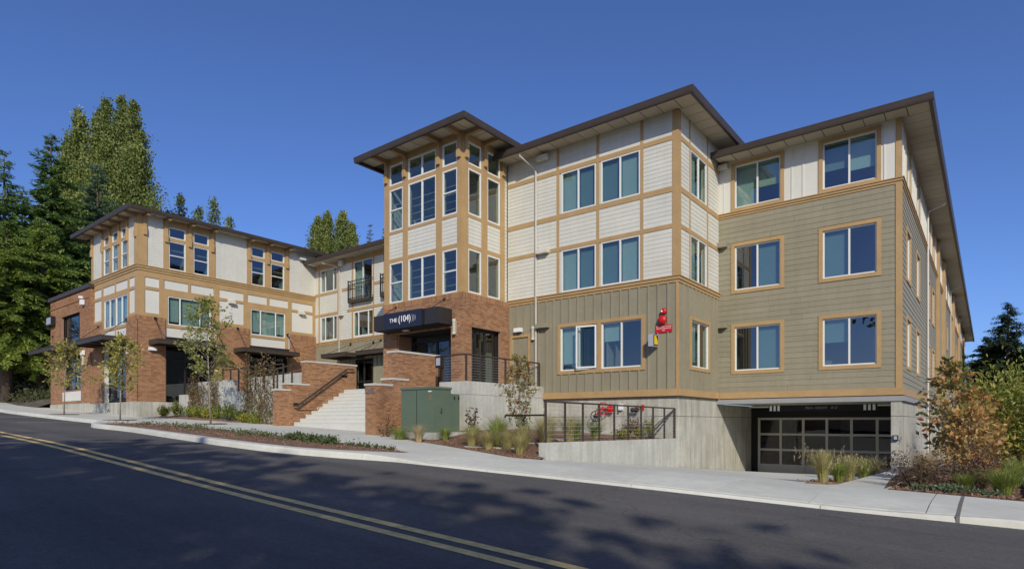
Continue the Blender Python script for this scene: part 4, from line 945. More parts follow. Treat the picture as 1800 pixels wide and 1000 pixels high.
# ------------------------------------------------------------------ transformer cabinet
tf = empty('transformer_cabinet', (-14.3, 13.6, 1.25), 'dark green utility transformer cabinet beside the brick stair wall', 'cabinet')
MB().box(-15.0, -13.1, 12.95, 14.95, .9, 1.27).build('pad', 'concrete_new', tf)
bd = MB(); bd.box(-14.93, -13.46, 13.2, 13.98, 1.27, 2.62); bo = bd.build('body', 'green_metal', tf)
MB().box(-14.96, -13.43, 13.17, 14.0, 2.62, 2.69).build('lid', 'green_metal', tf)
MB().box(-14.96, -13.43, 13.17, 14.0, 1.27, 1.40).build('plinth', 'green_metal', tf)
piece('seam', (-14.21, -14.195, 13.192, 13.2, 1.4, 2.6), 'dark_metal', bo)
piece('caution_label', (-13.63, -13.58, 13.194, 13.2, 2.26, 2.45), 'wood_post', tf); piece('tag', (-13.68, -13.54, 13.194, 13.2, 2.53, 2.56), 'lettering', tf)
MB().box(-14.9, -13.62, 14.005, 14.55, 1.27, 2.50).build('side_cabinet', 'green_metal', tf)
for Y in (14.05, 14.3, 14.5): piece('vent_slot', (-13.618, -13.60, Y-.02, Y+.02, 2.32, 2.42), 'black', tf)
MB().tube([(-13.44, 13.5, 1.9), (-13.40, 13.5, 1.9), (-13.40, 13.5, 2.02)], .015).build('handle', 'dark_metal', tf)
# ------------------------------------------------------------------ fire equipment on the wall
ab = empty('alarm_bell', (-8.76, 19.5, 5.08), 'round red fire alarm bell on olive wall above red sign', 'alarm bell')
MB().lathe((-8.76, 19.55, 5.08), [(.05, 0), (.06, .05), (.15, .06), (.155, .10), (.13, .15), (.06, .18), (.0, .185)], 20, '-y').build('gong', 'red', ab, True)
piece('mount', (-8.82, -8.70, 19.53, 19.578, 5.02, 5.14), 'grey_metal', ab)
sb = empty('strobe_light', (-8.73, 19.5, 5.38), 'small red strobe light above the fire alarm bell', 'strobe')
MB().lathe((-8.73, 19.56, 5.38), [(.105, 0), (.11, .05), (.09, .09), (.04, .11)], 16, '-y').build('body', 'red', sb, True)
MB().lathe((-8.78, 19.47, 5.37), [(.04, 0), (.035, .04), (.01, .05)], 10, '-y').build('lens', 'white_lamp', sb, True)
fs = empty('fire_sign', (-8.74, 19.55, 4.78), 'red sign with white lettering below the fire alarm bell', 'sign')
MB().box(-9.04, -8.44, 19.535, 19.552, 4.66, 4.92).build('plate', 'red', fs)
text('sign_text', 'When Alarm Sounds', .066, (-8.74, 19.532, 4.862), 'A', 'lettering', fs, .001); text('sign_text', 'Call Fire Department', .062, (-8.74, 19.532, 4.797), 'A', 'lettering', fs, .001); text('sign_text', '911', .07, (-8.74, 19.532, 4.725), 'A', 'lettering', fs, .001)
yb_ = empty('alarm_box', (-9.05, 19.4, 4.15), 'pale grey box with yellow triangular front projecting from olive wall', 'alarm box')
MB().box(-9.12, -8.94, 19.13, 19.56, 4.17, 4.58).build('case', 'box_grey', yb_)
piece('face_plate', (-8.939, -8.932, 19.15, 19.5, 4.2, 4.56), 'dark_metal', yb_); piece('hinge', (-9.125, -9.119, 19.14, 19.3, 4.25, 4.5), 'grey_metal', yb_)
b = MB(); b.v = [(-8.930, 19.2, 4.24), (-8.930, 19.46, 4.24), (-8.930, 19.46, 4.36), (-8.930, 19.33, 4.54), (-8.930, 19.2, 4.54)]; b.v += [(-8.926, y, z) for _, y, z in b.v[:5]]
b.f = [(5, 6, 7, 8, 9)]+[(i, (i+1) % 5, 5+(i+1) % 5, 5+i) for i in range(5)]; b.build('emblem', 'yellow_box', yb_)
hv = empty('valve_wheel', (-11.0, 19.4, 1.8), 'red fire department valve reel with black hand wheel on concrete wall', 'valve')
def wheel(c, r, nm, m, spokes, par, y):
    b = MB(); n = 20
    b.tube([(c[0]+r*math.cos(6.28318*i/n), y, c[1]+r*math.sin(6.28318*i/n)) for i in range(n+1)], .018, 6)
    for k in range(spokes): a = 6.28318*k/spokes+.3; b.tube([(c[0], y, c[1]), (c[0]+r*math.cos(a), y, c[1]+r*math.sin(a))], .012, 5)
    b.lathe((c[0], y+.04, c[1]), [(.07, 0), (.07, .09)], 10, '-y'); b.build(nm, m, par)
wheel((-11.02, 2.08), .22, 'reel', 'red', 4, hv, 19.38); MB().lathe((-10.78, 19.5, 2.05), [(.14, 0), (.14, .03), (.05, .04), (.05, .1)], 18, '-y').build('reel_plate', 'red', hv)
wheel((-11.28, 1.80), .19, 'hand_wheel', 'dark_metal', 5, hv, 19.28); MB().tube([(-11.02, 19.62, 2.08), (-11.02, 19.3, 2.08), (-11.26, 19.28, 1.82)], .035).build('pipe', 'red', hv)
cb_ = empty('connection_box', (-10.4, 19.5, 2.1), 'small white box beside the red valve reel', 'box')
MB().box(-10.46, -10.32, 19.5, 19.62, 2.02, 2.24).build('case', 'white_lamp', cb_); MB().box(-10.45, -10.38, 19.48, 19.499, 1.98, 2.02).build('latch', 'dark_metal', cb_)
hc_ = empty('hose_connection', (-9.75, 19.5, 2.0), 'twin brass hose connection with black caps and a red collar on concrete wall', 'hose connection')
for X in (-9.85, -9.68): MB().lathe((X, 19.5, 2.02), [(.05, 0), (.06, .06), (.075, .07), (.075, .13), (.03, .14)], 12, '-y').build('cap', 'black', hc_)
MB().lathe((-9.76, 19.62, 2.08), [(.11, 0), (.11, .02), (.07, .05), (.05, .12)], 16, '-y').build('collar', 'wood_post', hc_); piece('plate', (-9.6, -9.5, 19.58, 19.62, 2.0, 2.2), 'red', hc_)
# clearance bar
ch = empty('clearance_bar', (-5, 24.4, 2.1), 'black headroom bar with pale stripes and lettering hung in the garage mouth', 'clearance bar')
MB().box(-6.62, -3.02, 24.36, 24.40, 2.0, 2.22).build('bar', 'navy', ch).data.materials[0] = M['black']
for X in (-6.54, -6.40, -6.26, -3.40, -3.26, -3.12): piece('stripe', (X-.04, X+.04, 24.352, 24.36, 2.01, 2.21), 'lettering', ch)
text('bar_text', 'MAX. HEIGHT', .12, (-4.95, 24.354, 2.11), 'A', 'grey_metal', ch, .002); text('bar_text', '8\'-2"', .12, (-4.35, 24.354, 2.11), 'A', 'grey_metal', ch, .002)
for X in (-6.3, -3.3): MB().tube([(X, 24.38, 2.22), (X, 24.38, 2.31)], .01).build('chain', 'grey_metal', ch)
kp = empty('keypad', (-2.4, 23.4, 1.05), 'small dark keypad on the concrete garage pier', 'keypad')
MB().box(-2.46, -2.31, 23.36, 23.44, .98, 1.16).build('case', 'navy', kp); piece('button_plate', (-2.43, -2.34, 23.352, 23.36, 1.02, 1.13), 'box_grey', kp)
# rooftop bits
o = empty('roof_vent', (-37.5, 30, 11.5), 'dark vent box on the roof behind the middle wing', 'vent')
MB().box(-38.6, -36.6, 32, 33.6, 11.2, 14.15).build('case', 'black', o); MB().box(-38.7, -36.5, 31.9, 33.7, 14.15, 14.35).build('lid', 'black', o)
o = empty('vent_pipe', (-36, 27, 12), 'thin dark vent pipe above the left roof edge', 'pipe')
MB().tube([(-36.2, 27, 11.9), (-36.2, 27, 14.25)], .07, 8).build('pipe', 'dark_metal', o); MB().lathe((-36.2, 27, 14.2), [(.1, 0), (.1, .12), (.03, .16)], 10).build('cap', 'dark_metal', o)
# ------------------------------------------------------------------ plants
def rng(seed): return np.random.default_rng(seed)
def cards(P, size, g, asp=.5, D=None, bend=0., jit=.6, up=0.):
    """diamond leaf quads at P; D preferred direction (n,3)"""
    n = len(P); size = np.broadcast_to(np.asarray(size, float), (n,))
    a = g.normal(size=(n, 3))
    if D is not None: a = D+a*jit
    a /= np.linalg.norm(a, axis=1, keepdims=True)+1e-9
    b = np.cross(a, g.normal(size=(n, 3))+np.array([0, 0, up])); 
    if up: 
        b = np.cross(a, np.array([[0, 0, 1.]])+g.normal(size=(n, 3))*.45)
    b /= np.linalg.norm(b, axis=1, keepdims=True)+1e-9
    s = size[:, None]; w_ = s*asp*.5
    V = np.stack([P, P+a*s*.5+b*w_, P+a*s, P+a*s*.5-b*w_], 1)
    return V.reshape(-1, 3)
def trunk(name, pts, r0, r1, m, parent, n=8):
    k = len(pts); return MB().tube(pts, [r0+(r1-r0)*i/(k-1) for i in range(k)], n).build(name, m, parent, True)
def conifer(name, label, loc, h, rad, m, seed, dens=1., lo=.08, tip=1., droop=.25, size=.55, group=None, tr=.3, irregular=.25, asp=.3, whorl=1.4):
    size *= 1.05; g = rng(seed); o = empty(name, loc, label, 'tree', group); x0, y0, z0 = loc
    trunk('trunk', [(x0, y0, z0-.3), (x0+.05, y0, z0+h*.5), (x0, y0, z0+h*.98)], tr, .03, 'bark', o)
    P = []; D = []; SZ = []; br = MB(); nw = int(h*whorl*dens)
    for i in range(nw):
        t = lo+(1-lo)*((i+.35*g.random())/nw); L0 = rad*(1-t)**.9*min(1, (t-lo)*6+.5)*(1+irregular*g.normal()*.5)+.22*tip
        for j in range(int(6+3*(1-t))):
            az = g.random()*6.283; L = max(.3, L0*(1+irregular*g.normal())); el = .32*t+.02+g.normal()*.08
            dx, dy = math.cos(az), math.sin(az); zb = z0+h*t+g.normal()*.08
            n = max(4, int(L*8.5*dens)); s = (np.arange(n)+g.random(n))/n; s = .12+.88*s
            px = x0+dx*L*s; py = y0+dy*L*s; pz = zb+L*s*el-droop*L*s*s+.16*L*np.maximum(0, s-.7)
            p = np.stack([px, py, pz], 1)
            for sgn in (-1, -.5, .5, 1):
                ang = az+sgn*.95; d = np.tile(np.array([[math.cos(ang), math.sin(ang), -.22-.12*abs(sgn)]]), (n, 1))
                P.append(p+g.normal(size=p.shape)*.07); D.append(d); SZ.append(size*(.6+.6*g.random(n))*(1.15-.75*s)*min(1.2, .45+.22*L))
            if j % 3 == 0: br.tube([(x0, y0, zb), (x0+dx*L*.8, y0+dy*L*.8, zb+L*.8*el-droop*L*.64)], [.06*(1-t)+.01, .01], 4, False)
    if br.v: br.build('limbs', 'bark', o, kind='stuff')
    P = np.concatenate(P); V = cards(P, np.concatenate(SZ), g, asp, np.concatenate(D), jit=.3, up=1)
    npmesh('crown', V, 4, m, o); return o
def poplar(name, label, loc, h, rad, m, seed, stems, n, size=.34, group=None, base=.05):
    g = rng(seed); o = empty(name, loc, label, 'tree', group); x0, y0, z0 = loc
    P = []; D = []; tb = MB()
    for (dx, dy, hh) in stems:
        lx, ly = .786*dx-.618*dy, .618*dx+.786*dy
        H_ = h*hh; top = Vector((x0+lx*1.1, y0+ly*1.1, z0+H_)); bs = Vector((x0+lx*.7, y0+ly*.7, z0))
        tb.tube([bs, bs.lerp(top, .5), top], [.35, .16, .02], 6)
        nb = int(130*hh)
        for k in range(nb):
            t = base+(1-base)*g.random()**.85; r = rad*min(1, .4+1.5*t)*(1-.93*t**2.4)*(.6+.6*g.random()); az = g.random()*6.283
            s0 = bs.lerp(top, t*.97); d = Vector((math.cos(az)*r, math.sin(az)*r, r*1.9+.8)); e = s0+d*(1.05-.55*t)
            e.z = min(e.z, z0+H_*1.0+.3); c = int(n/(nb*len(stems)))
            q = g.random((c, 1))**.6; p = np.array(s0)+q*(np.array(e)-np.array(s0))+g.normal(size=(c, 3))*np.array([.5, .5, .6])*(1.15-.75*t)
            P.append(p); D.append(np.tile(np.array(d.normalized()), (c, 1)))
            if k % 6 == 0: tb.tube([s0, s0.lerp(e, .8)], [.05, .01], 4, False)
    tb.build('trunk', 'bark_pale', o)
    P = np.concatenate(P); D = np.concatenate(D)
    npmesh('crown', cards(P, size*(.6+.7*g.random(len(P))), g, .6, D, jit=.9), 4, m, o); return o
def broadleaf(name, label, loc, h, crown_r, crown_lo, m, seed, nb, nl, size, group=None, tr=.03, bark='bark_pale', up=.9, cat='tree', spread=.16, asp=.55, dome=False):
    g = rng(seed); o = empty(name, loc, label, cat, group); x0, y0, z0 = loc
    lean = g.normal(size=2)*.02*h
    tp = [(x0, y0, z0-.05), (x0+lean[0]*.3, y0+lean[1]*.3, z0+h*.35), (x0+lean[0]*.6, y0+lean[1]*.6, z0+h*.65), (x0+lean[0], y0+lean[1], z0+h*.97)]
    trunk('trunk', tp, tr, tr*.15, bark, o)
    P = []; D = []; b = MB()
    for k in range(nb):
        t = crown_lo+(1-crown_lo)*(k+g.random())/nb*.96; az = k*2.4+g.normal()*.4
        env = math.sin(math.pi*min(1, .25+.75*((t-crown_lo)/(1-crown_lo))**.8))**.8
        if dome: env = math.sin(math.pi*min(1, .14+.86*(t-crown_lo)/(1-crown_lo)))**.45
        L = crown_r*env*(.65+.5*g.random())+.08; s0 = Vector((x0+lean[0]*t, y0+lean[1]*t, z0+h*t*.94))
        d = Vector((math.cos(az), math.sin(az), up*(.5+.7*g.random()))).normalized()*L*1.15; e = s0+d
        mid = s0.lerp(e, .5)+Vector((0, 0, -.05*L)); b.tube([s0, mid, e], [tr*.35*(1.1-t), tr*.2*(1.1-t)+.002, .003], 4, False)
        tw = [(s0, e)]
        for q in range(3):
            p0 = s0.lerp(e, .35+.2*q); dd = (d.normalized()+Vector(g.normal(size=3))*.7).normalized()*L*.4; tw.append((p0, p0+dd)); b.tube([p0, p0+dd], [.004+tr*.05, .002], 3, False)
        c = max(3, int(nl/nb/4))
        for (p, q) in tw:
            s = (.25+.75*g.random((c, 1))); pts = np.array(p)+s*(np.array(q)-np.array(p))+g.normal(size=(c, 3))*spread*crown_r*.35
            P.append(pts); D.append(np.tile(np.array((q-p).normalized())+np.array([0, 0, -.3]), (c, 1)))
    b.build('limbs', bark, o, kind='stuff')
    P = np.concatenate(P); D = np.concatenate(D)
    npmesh('crown', cards(P, size*(.6+.7*g.random(len(P))), g, asp, D, jit=.9), 4, m, o); return o
def shrub(name, label, loc, rx, ry, h, m, seed, nl, size, group=None, cat='shrub', stem='bark', up=.5, asp=.5, stems=14, dome=True):
    g = rng(seed); o = empty(name, loc, label, cat, group); x0, y0, z0 = loc; b = MB(); P = []; D = []
    for k in range(stems):
        az = g.random()*6.283; q = g.random()**.6; e = Vector((x0+rx*q*math.cos(az), y0+ry*q*math.sin(az), z0+h*(1-.45*q*q if dome else 1)*(.7+.35*g.random())))
        s0 = Vector((x0+rx*.15*math.cos(az), y0+ry*.15*math.sin(az), z0-.03)); mid = s0.lerp(e, .5)+Vector((0, 0, h*.08)); b.tube([s0, mid, e], [.012, .008, .003], 4, False)
        c = max(2, nl//stems); t = (.25+.75*g.random((c, 1))**.8); p = np.array(s0)+t*(np.array(e)-np.array(s0))+g.normal(size=(c, 3))*np.array([rx*.2, ry*.2, h*.09])
        p[:, 2] = np.maximum(p[:, 2], z0+.02); P.append(p); D.append(np.tile(np.array((e-s0).normalized())*up, (c, 1)))
    b.build('stems', stem, o, kind='stuff'); P = np.concatenate(P); D = np.concatenate(D)
    npmesh('foliage', cards(P, size*(.6+.7*g.random(len(P))), g, asp, D, jit=.8), 4, m, o); return o
def grass(name, label, loc, r, h, m, seed, n, group=None, plume=None, wd=.0045, arch=.9):
    g = rng(seed); o = empty(name, loc, label, 'grass', group)
    n = int(n*1.9); az = g.random(n)*6.283; L = h*(.55+.5*g.random(n)); out = r*(.15+1.15*g.random(n)**1.3); b0 = np.stack([np.cos(az+g.normal(size=n)*.5)*r*.22*g.random(n), np.sin(az)*r*.22*g.random(n), np.zeros(n)], 1)
    d = np.stack([np.cos(az), np.sin(az)], 1); sd = np.stack([-np.sin(az), np.cos(az)], 1); V = []
    def pt(t): return np.concatenate([b0[:, :2]+d*(out*(t**1.8))[:, None], (L*(t-arch*.35*t**3))[:, None]], 1)
    ts = [0, .35, .7, 1.]
    for a, e in zip(ts, ts[1:]):
        pa, pe = pt(np.full(n, a)), pt(np.full(n, e)); wa, we = wd*(1-a*.7), wd*(1-e*.9)
        s3 = np.concatenate([sd, np.zeros((n, 1))], 1)
        V.append(np.stack([pa-s3*wa, pa+s3*wa, pe+s3*we, pe-s3*we], 1).reshape(-1, 3))
    V = np.concatenate(V)+np.array(loc)
    npmesh('blades', V, 4, m, o)
    if plume:
        k = max(6, n//9); q = g.choice(n, k, replace=False); tip = pt(np.full(n, 1.))[q]+np.array(loc); P = np.repeat(tip, 6, 0)+g.normal(size=(k*6, 3))*np.array([.006, .006, .04])-np.array([0, 0, .05])
        npmesh('plumes', cards(P, .055, g, .16, np.tile(np.array([[0, 0, 1.]]), (len(P), 1)), jit=.25), 4, plume, o)
    return o
# ---- street trees and young trees
def street_pit(x, y):
    tag(MB().lathe((x, y, zs(x)+.004), [(.62, 0), (.6, .012)], 20).build('tree_pit', 'mulch'), kind='structure')
street_pit(-35.5, 9.75); street_pit(-28.7, 9.85); street_pit(-24.75, 11.75)
broadleaf('street_tree', 'thin young street tree with sparse yellowing leaves before the brick annex', (-35.5, 9.75, zs(-35.5)), 3.75, 1.0, .30, 'street_leaf', 11, 34, 1300, .13, 'young street trees', .035)
broadleaf('street_tree', 'young street tree with yellow-green leaves before the brick corner block', (-28.7, 9.85, zs(-28.7)), 3.7, .95, .30, 'street_leaf', 12, 36, 1600, .13, 'young street trees', .035)
broadleaf('street_tree', 'tallest young street tree, in front of the concrete ramp wall', (-24.75, 11.75, zs(-24.75)), 5.4, 1.15, .30, 'street_leaf_green', 13, 44, 1900, .13, 'young street trees', .04)
broadleaf('sapling', 'slim sapling with reddening lower leaves against the terrace wall', (-10.25, 13.4, zmb(-10.25, 13.4)), 2.5, .52, .18, 'sapling_leaf', 14, 34, 1500, .085, None, .018)
broadleaf('autumn_tree', 'small multi-coloured autumn tree at the right end of the building', (-.56, 16.5, zright(-.56, 16.5)), 2.85, .66, .15, 'autumn_leaf', 15, 42, 1200, .13, None, .03)
broadleaf('autumn_tree', 'second orange autumn tree farther back along the side wall', (-.3, 18.9, zright(-.8, 18)), 2.2, .8, .08, 'autumn_tan', 16, 44, 1700, .13, None, .03)
shrub('bamboo_hedge', 'tall yellow-green leafy hedge at the right edge behind the autumn tree', (1.0, 19.6, zright(.6, 19)), 1.5, 1.0, 2.75, 'hedge_leaf', 17, 8500, .13, None, 'hedge', up=.9, asp=.3, stems=60, dome=False)
shrub('bamboo_hedge', 'yellow-green hedge clump beside the side wall of the building', (.2, 25.5, zright(.6, 24)), 1.2, 2.6, 2.9, 'hedge_leaf', 18, 2600, .15, None, 'hedge', up=.9, asp=.3, stems=50, dome=False)
broadleaf('autumn_tree', 'low orange-tan bush of leaves at the foot of the autumn tree', (-.30, 15.9, zright(-.3, 15.9)), 1.75, .6, .05, 'autumn_tan', 29, 38, 1300, .11, None, .02)
shrub('purple_shrub', 'dark purple-brown spreading shrub at the front of the corner bed', (-1.10, 14.1, zrb(-1.1, 14.1)), .55, .5, .72, 'purple_leaf', 19, 1500, .05, None, stems=34)
shrub('purple_shrub', 'dark brown shrub in the middle of the corner bed under the hedge', (-.42, 15.0, zrb(-.4, 15)), .42, .45, .65, 'purple_leaf', 20, 1000, .05, None, stems=26)
shrub('crimson_shrub', 'reddish shrub at the centre of the corner bed', (-.1, 15.2, zrb(-.1, 15.2)), .42, .45, .85, 'crimson_leaf', 21, 800, .05, None, stems=24)
shrub('sage_plant', 'low pale green ground plant at the front edge of the corner bed', (-.52, 13.55, zrb(-.52, 13.55)), .36, .22, .16, 'sage_leaf', 22, 500, .06, 'low plants in the corner bed', stems=18)
shrub('sage_plant', 'small greyish ground plant at the left front tip of the corner bed', (-.95, 13.5, zrb(-.95, 13.5)), .22, .18, .13, 'sage_leaf', 23, 300, .05, 'low plants in the corner bed', stems=14)
shrub('sage_plant', 'flat green ground plant right of centre at the front of the corner bed', (-.05, 13.75, zrb(-.05, 13.75)), .3, .16, .10, 'sage_leaf', 24, 300, .05, 'low plants in the corner bed', stems=14)
grass('fountain_grass', 'bright green tuft of grass at the right of the corner bed', (.22, 14.25, zrb(.22, 14.25)), .55, .72, 'grass_green', 25, 420)
grass('fountain_grass', 'green grass tuft beside the edging wall at the far right', (.42, 16.6, zrb(.42, 16.6)), .5, .85, 'grass_green', 26, 320)
grass('fountain_grass', 'dry straw-coloured grass behind the purple shrub', (-1.05, 15.6, zrb(-1.05, 15.6)), .42, 1.0, 'grass_straw', 27, 340, plume='grass_straw')
grass('fountain_grass', 'pale grass between the purple and crimson shrubs', (-.35, 14.3, zrb(-.35, 14.3)), .35, .5, 'grass_green', 28, 200)
for k, (x, y, h, m_, lab) in enumerate(((-2.58, 13.25, .95, 'grass_gold', 'tallest golden plumed grass in front of the garage door'), (-2.46, 14.2, .62, 'grass_green', 'short green grass between the golden clumps before the garage door'), (-2.44, 15.3, .85, 'grass_gold', 'second golden grass clump before the garage door'),
                                        (-2.42, 17.0, .8, 'grass_green', 'green and straw grass clump third from the left before the garage'), (-2.4, 18.6, .85, 'grass_gold', 'rightmost grass clump beside the garage pier'))):
    grass('fountain_grass', lab, (x, y, zdrive(x, y)+.03), .36, h, m_, 30+k, 330, 'grasses before the garage', plume='grass_straw' if m_ == 'grass_gold' else None)
# middle bed
mid = [(-14.25, 12.55, .45, .5, 'grass_green', 'thin green grass tuft in front of the green cabinet'), (-13.2, 12.35, .30, .62, 'grass_straw', 'pale straw grass tuft right of centre before the green cabinet'), (-12.75, 13.0, .28, .45, 'grass_green', 'small green grass tuft at the right corner of the green cabinet'),
       (-11.15, 12.4, .38, .62, 'grass_gold', 'golden grass clump left of the sapling'), (-10.6, 12.75, .42, .75, 'grass_green', 'green grass clump just left of the sapling trunk'), (-10.3, 12.1, .36, .6, 'grass_gold', 'front golden grass clump below the sapling'), (-9.75, 12.2, .36, .62, 'grass_gold', 'grass clump at the edge of the step slabs'),
       (-9.0, 11.75, .34, .62, 'grass_gold', 'golden grass clump at the front end of the retaining wall'), (-9.45, 13.4, .42, .75, 'grass_gold', 'golden grass right of the sapling behind the railing'), (-9.2, 14.6, .42, .75, 'grass_green', 'green grass behind the first railing bays'), (-9.3, 15.9, .35, .6, 'grass_green', 'grass tuft below the fire valve'), (-9.0, 12.9, .4, .7, 'grass_gold', 'tall golden grass behind the first railing post'),
       (-10.9, 13.3, .42, .85, 'grass_green', 'tall green grass between the red stalks and the sapling'), (-10.0, 14.4, .42, .8, 'grass_gold', 'golden grass behind the sapling at the terrace wall'), (-9.35, 12.35, .36, .75, 'grass_gold', 'feathery golden grass right under the pipe handrail'), (-11.6, 12.95, .3, .6, 'grass_green', 'thin green grass at the foot of the red stalks'), (-8.95, 13.9, .36, .8, 'grass_gold', 'golden grass seen through the second railing bay')]
for k, (x, y, r_, h, m_, lab) in enumerate(mid): grass('ornamental_grass', lab, (x, y, zmb(x, y)-.01), r_*1.45, h*1.3, m_, 50+k, 240, 'grasses in the front bed')
shrub('brown_shrub', 'small brown-leaved shrub at the foot of the brick pier', (-15.35, 12.95, zmb(-15.35, 12.95)), .3, .3, .62, 'purple_leaf', 70, 120, .10, None, stems=10)
shrub('brown_shrub', 'dark red leafy stalks beside the green cabinet at the terrace wall', (-12.2, 13.6, zmb(-12.2, 13.6)), .28, .28, .85, 'purple_leaf', 71, 110, .11, None, stems=7, dome=False)
shrub('green_shrub', 'bright green upright shrub left of the sapling trunk', (-10.5, 13.9, zmb(-10.5, 13.9)), .25, .25, .75, 'bed_leaf', 72, 260, .08, None, stems=10)
for k, (x, y, r_, h, m_, lab) in enumerate(((-9.0, 17.0, .32, .3, 'yellow_leaf', 'yellow-green low shrub behind the fourth railing bay'), (-9.1, 17.7, .3, .75, 'vine_leaf', 'upright brownish shrub behind the middle of the railing'), (-9.0, 18.2, .3, .35, 'yellow_leaf', 'yellow low shrub under the hose connection'),
                                            (-9.2, 18.5, .25, .7, 'vine_leaf', 'brown twiggy shrub near the concrete corner'), (-8.95, 18.95, .3, .75, 'bed_leaf', 'green upright shrub near the right end of the railing'))):
    shrub('bed_shrub', lab, (x, y, zmb(x, y)), r_, r_, h, m_, 75+k, 420, .065, 'shrubs behind the driveway railing', stems=14)
# left bed along the ramp wall
g = random.Random(5); k = 0
lb = [(-32.0, 12.9, .32, .45, 'yellow_leaf', 'yellow-green shrub at the far left end of the ramp wall bed'), (-31.4, 13.3, .3, .6, 'bed_leaf', 'bushy green shrub near the left end of the ramp wall'), (-30.6, 13.5, .4, .4, 'bed_leaf', 'low green shrub under the left vines'), (-29.7, 13.5, .4, .42, 'bed_leaf', 'spreading green shrub below the left vine patch'), (-28.8, 13.6, .35, .4, 'yellow_leaf', 'yellowish shrub below the left vine patch'),
      (-28.0, 13.6, .3, .55, 'bed_leaf', 'green shrub left of the tallest street tree trunk'), (-27.2, 13.72, .42, .55, 'bed_leaf', 'green shrub right of the tallest street tree trunk'), (-26.4, 13.75, .42, .38, 'bed_leaf', 'low green shrub before the bare wall panel'), (-25.6, 13.7, .42, .34, 'yellow_leaf', 'low yellow shrub before the right vines'), (-24.9, 13.7, .34, .62, 'bed_leaf', 'taller bright green shrub before the right vines'), (-24.3, 13.8, .4, .3, 'yellow_leaf', 'low yellow shrub near the brick stair wall'), (-23.5, 13.8, .34, .34, 'vine_leaf', 'brownish low shrub against the brick stair wall')]
for (x, y, r_, h, m_, lab) in lb: k += 1; shrub('bed_shrub', lab, (x, y, zlb(x, y)), r_*1.15, .3, h*1.3, m_, 90+k, 700, .085, 'shrubs along the ramp wall', stems=14)
def vine(name, label, x0, x1, y, z0, z1, n, seed, spill=.25):
    g = rng(seed); o = empty(name, ((x0+x1)/2, y, z0), label, 'vine'); b = MB(); P = []
    for q in range(int((x1-x0)*7)):
        x = x0+(x1-x0)*g.random(); pts = [(x+g.normal()*.05*i, y-.03-abs(g.normal())*.03, z0+(z1-z0)*(.6+.4*g.random())*i/5) for i in range(6)]; b.tube(pts, .008, 4, False)
        c = n//int((x1-x0)*7); t = g.random((c, 1)); p = np.array(pts[0])+t*(np.array(pts[-1])-np.array(pts[0])); P.append(p+g.normal(size=(c, 3))*np.array([.14, .05, .1])-np.array([0, .06, 0]))
    b.build('stems', 'bark', o, kind='stuff'); P = np.concatenate(P); npmesh('leaves', cards(P, .10*(.6+.7*g.random(len(P))), g, .6), 4, 'vine_leaf', o)
vine('climbing_vine', 'tangled brown-green vine on the left part of the ramp wall', -31.6, -28.6, 13.98, 1.7, 4.1, 1900, 120)
vine('climbing_vine', 'brown climbing vine covering the wall left of the brick stair wall', -26.0, -23.3, 13.92, 1.6, 4.7, 2000, 121)
# small plants on the planting strip: ground cover nobody could count
g = rng(130); P = []; D = []
for q in range(75):
    x = g.uniform(-25, -12.2); y = so_(x)+.25+(si_(x)-so_(x)-.35)*g.random()**.6; dens = 1 if y-so_(x) > .9 else .35
    if g.random() > dens: continue
    c = 34; r_ = .12+.10*g.random(); p = np.stack([x+g.normal(size=c)*r_, y+g.normal(size=c)*r_*.8, np.zeros(c)], 1); p[:, 2] = [zwalk(u, v)+.04+abs(g.normal())*.035 for u, v in p[:, :2]]; P.append(p)
P = np.concatenate(P); tag(npmesh('ground_cover', cards(P, .08*(.6+.7*g.random(len(P))), g, .4, np.tile(np.array([[0, 0, .3]]), (len(P), 1)), jit=.9), 4, 'cover_leaf'), 'low dark green ground cover in the mulched kerb strip', 'ground cover', kind='stuff')
for k, (x, lab) in enumerate(((-14.9, 'fern-like green clump in the kerb strip left of the stairs'), (-14.1, 'leafy green clump in the kerb strip opposite the stairs'), (-13.4, 'bushiest green clump at the right end of the kerb strip'))):
    shrub('strip_plant', lab, (x, 9.4, zstrip(x, 9.4)), .34, .3, .2, 'cover_leaf', 140+k, 380, .08, 'clumps in the kerb strip', stems=20)
for k, (x, y) in enumerate(((-12.75, 9.6), (-12.5, 9.62), (-12.2, 9.66), (-11.95, 9.72), (-11.7, 9.78), (-11.45, 9.82))):
    shrub('strip_plant', 'small dark rounded plant, %s in the row at the tip of the kerb strip' % ('first', 'second', 'third', 'fourth', 'fifth', 'last')[k], (x, y, zstrip(x, y)), .12, .1, .09, 'cover_leaf', 150+k, 110, .05, 'row of small plants', stems=9)
# mulch chips
def chips(name, f, n, seed, lab, size=.045):
    g = rng(seed); P = []
    while len(P) < n:
        q = f(g)
        if q: P.append(q)
    P = np.array(P); D = g.normal(size=P.shape)*np.array([1, 1, .25]); tag(npmesh(name, cards(P, size*(.5+g.random(len(P))), g, .45, D, jit=.1), 4, 'chips'), lab, 'mulch', kind='stuff')
def f1(g): x = g.uniform(-1.4, .6); y = iy(x)+.1+4*g.random()**2; return (x, y, zrb(x, y)+.004)
def f2(g): x = g.uniform(-15.9, -8.4); y = iy(x)+.05+3*g.random()**1.5; return (x, y, zmb(x, y)+.004) if not (x < -13.0 and y > 12.95) else None
def f3(g): x = g.uniform(-25, -11.2); a, e = so_(x), si_(x); y = a+.05+(e-a-.1)*g.random(); return (x, y, zstrip(x, y)+.004)
def f4(g): x = g.uniform(-3.0, -2.4); y = g.uniform(12.9, 18); return (x, y, zdrive(x, y)+.04)
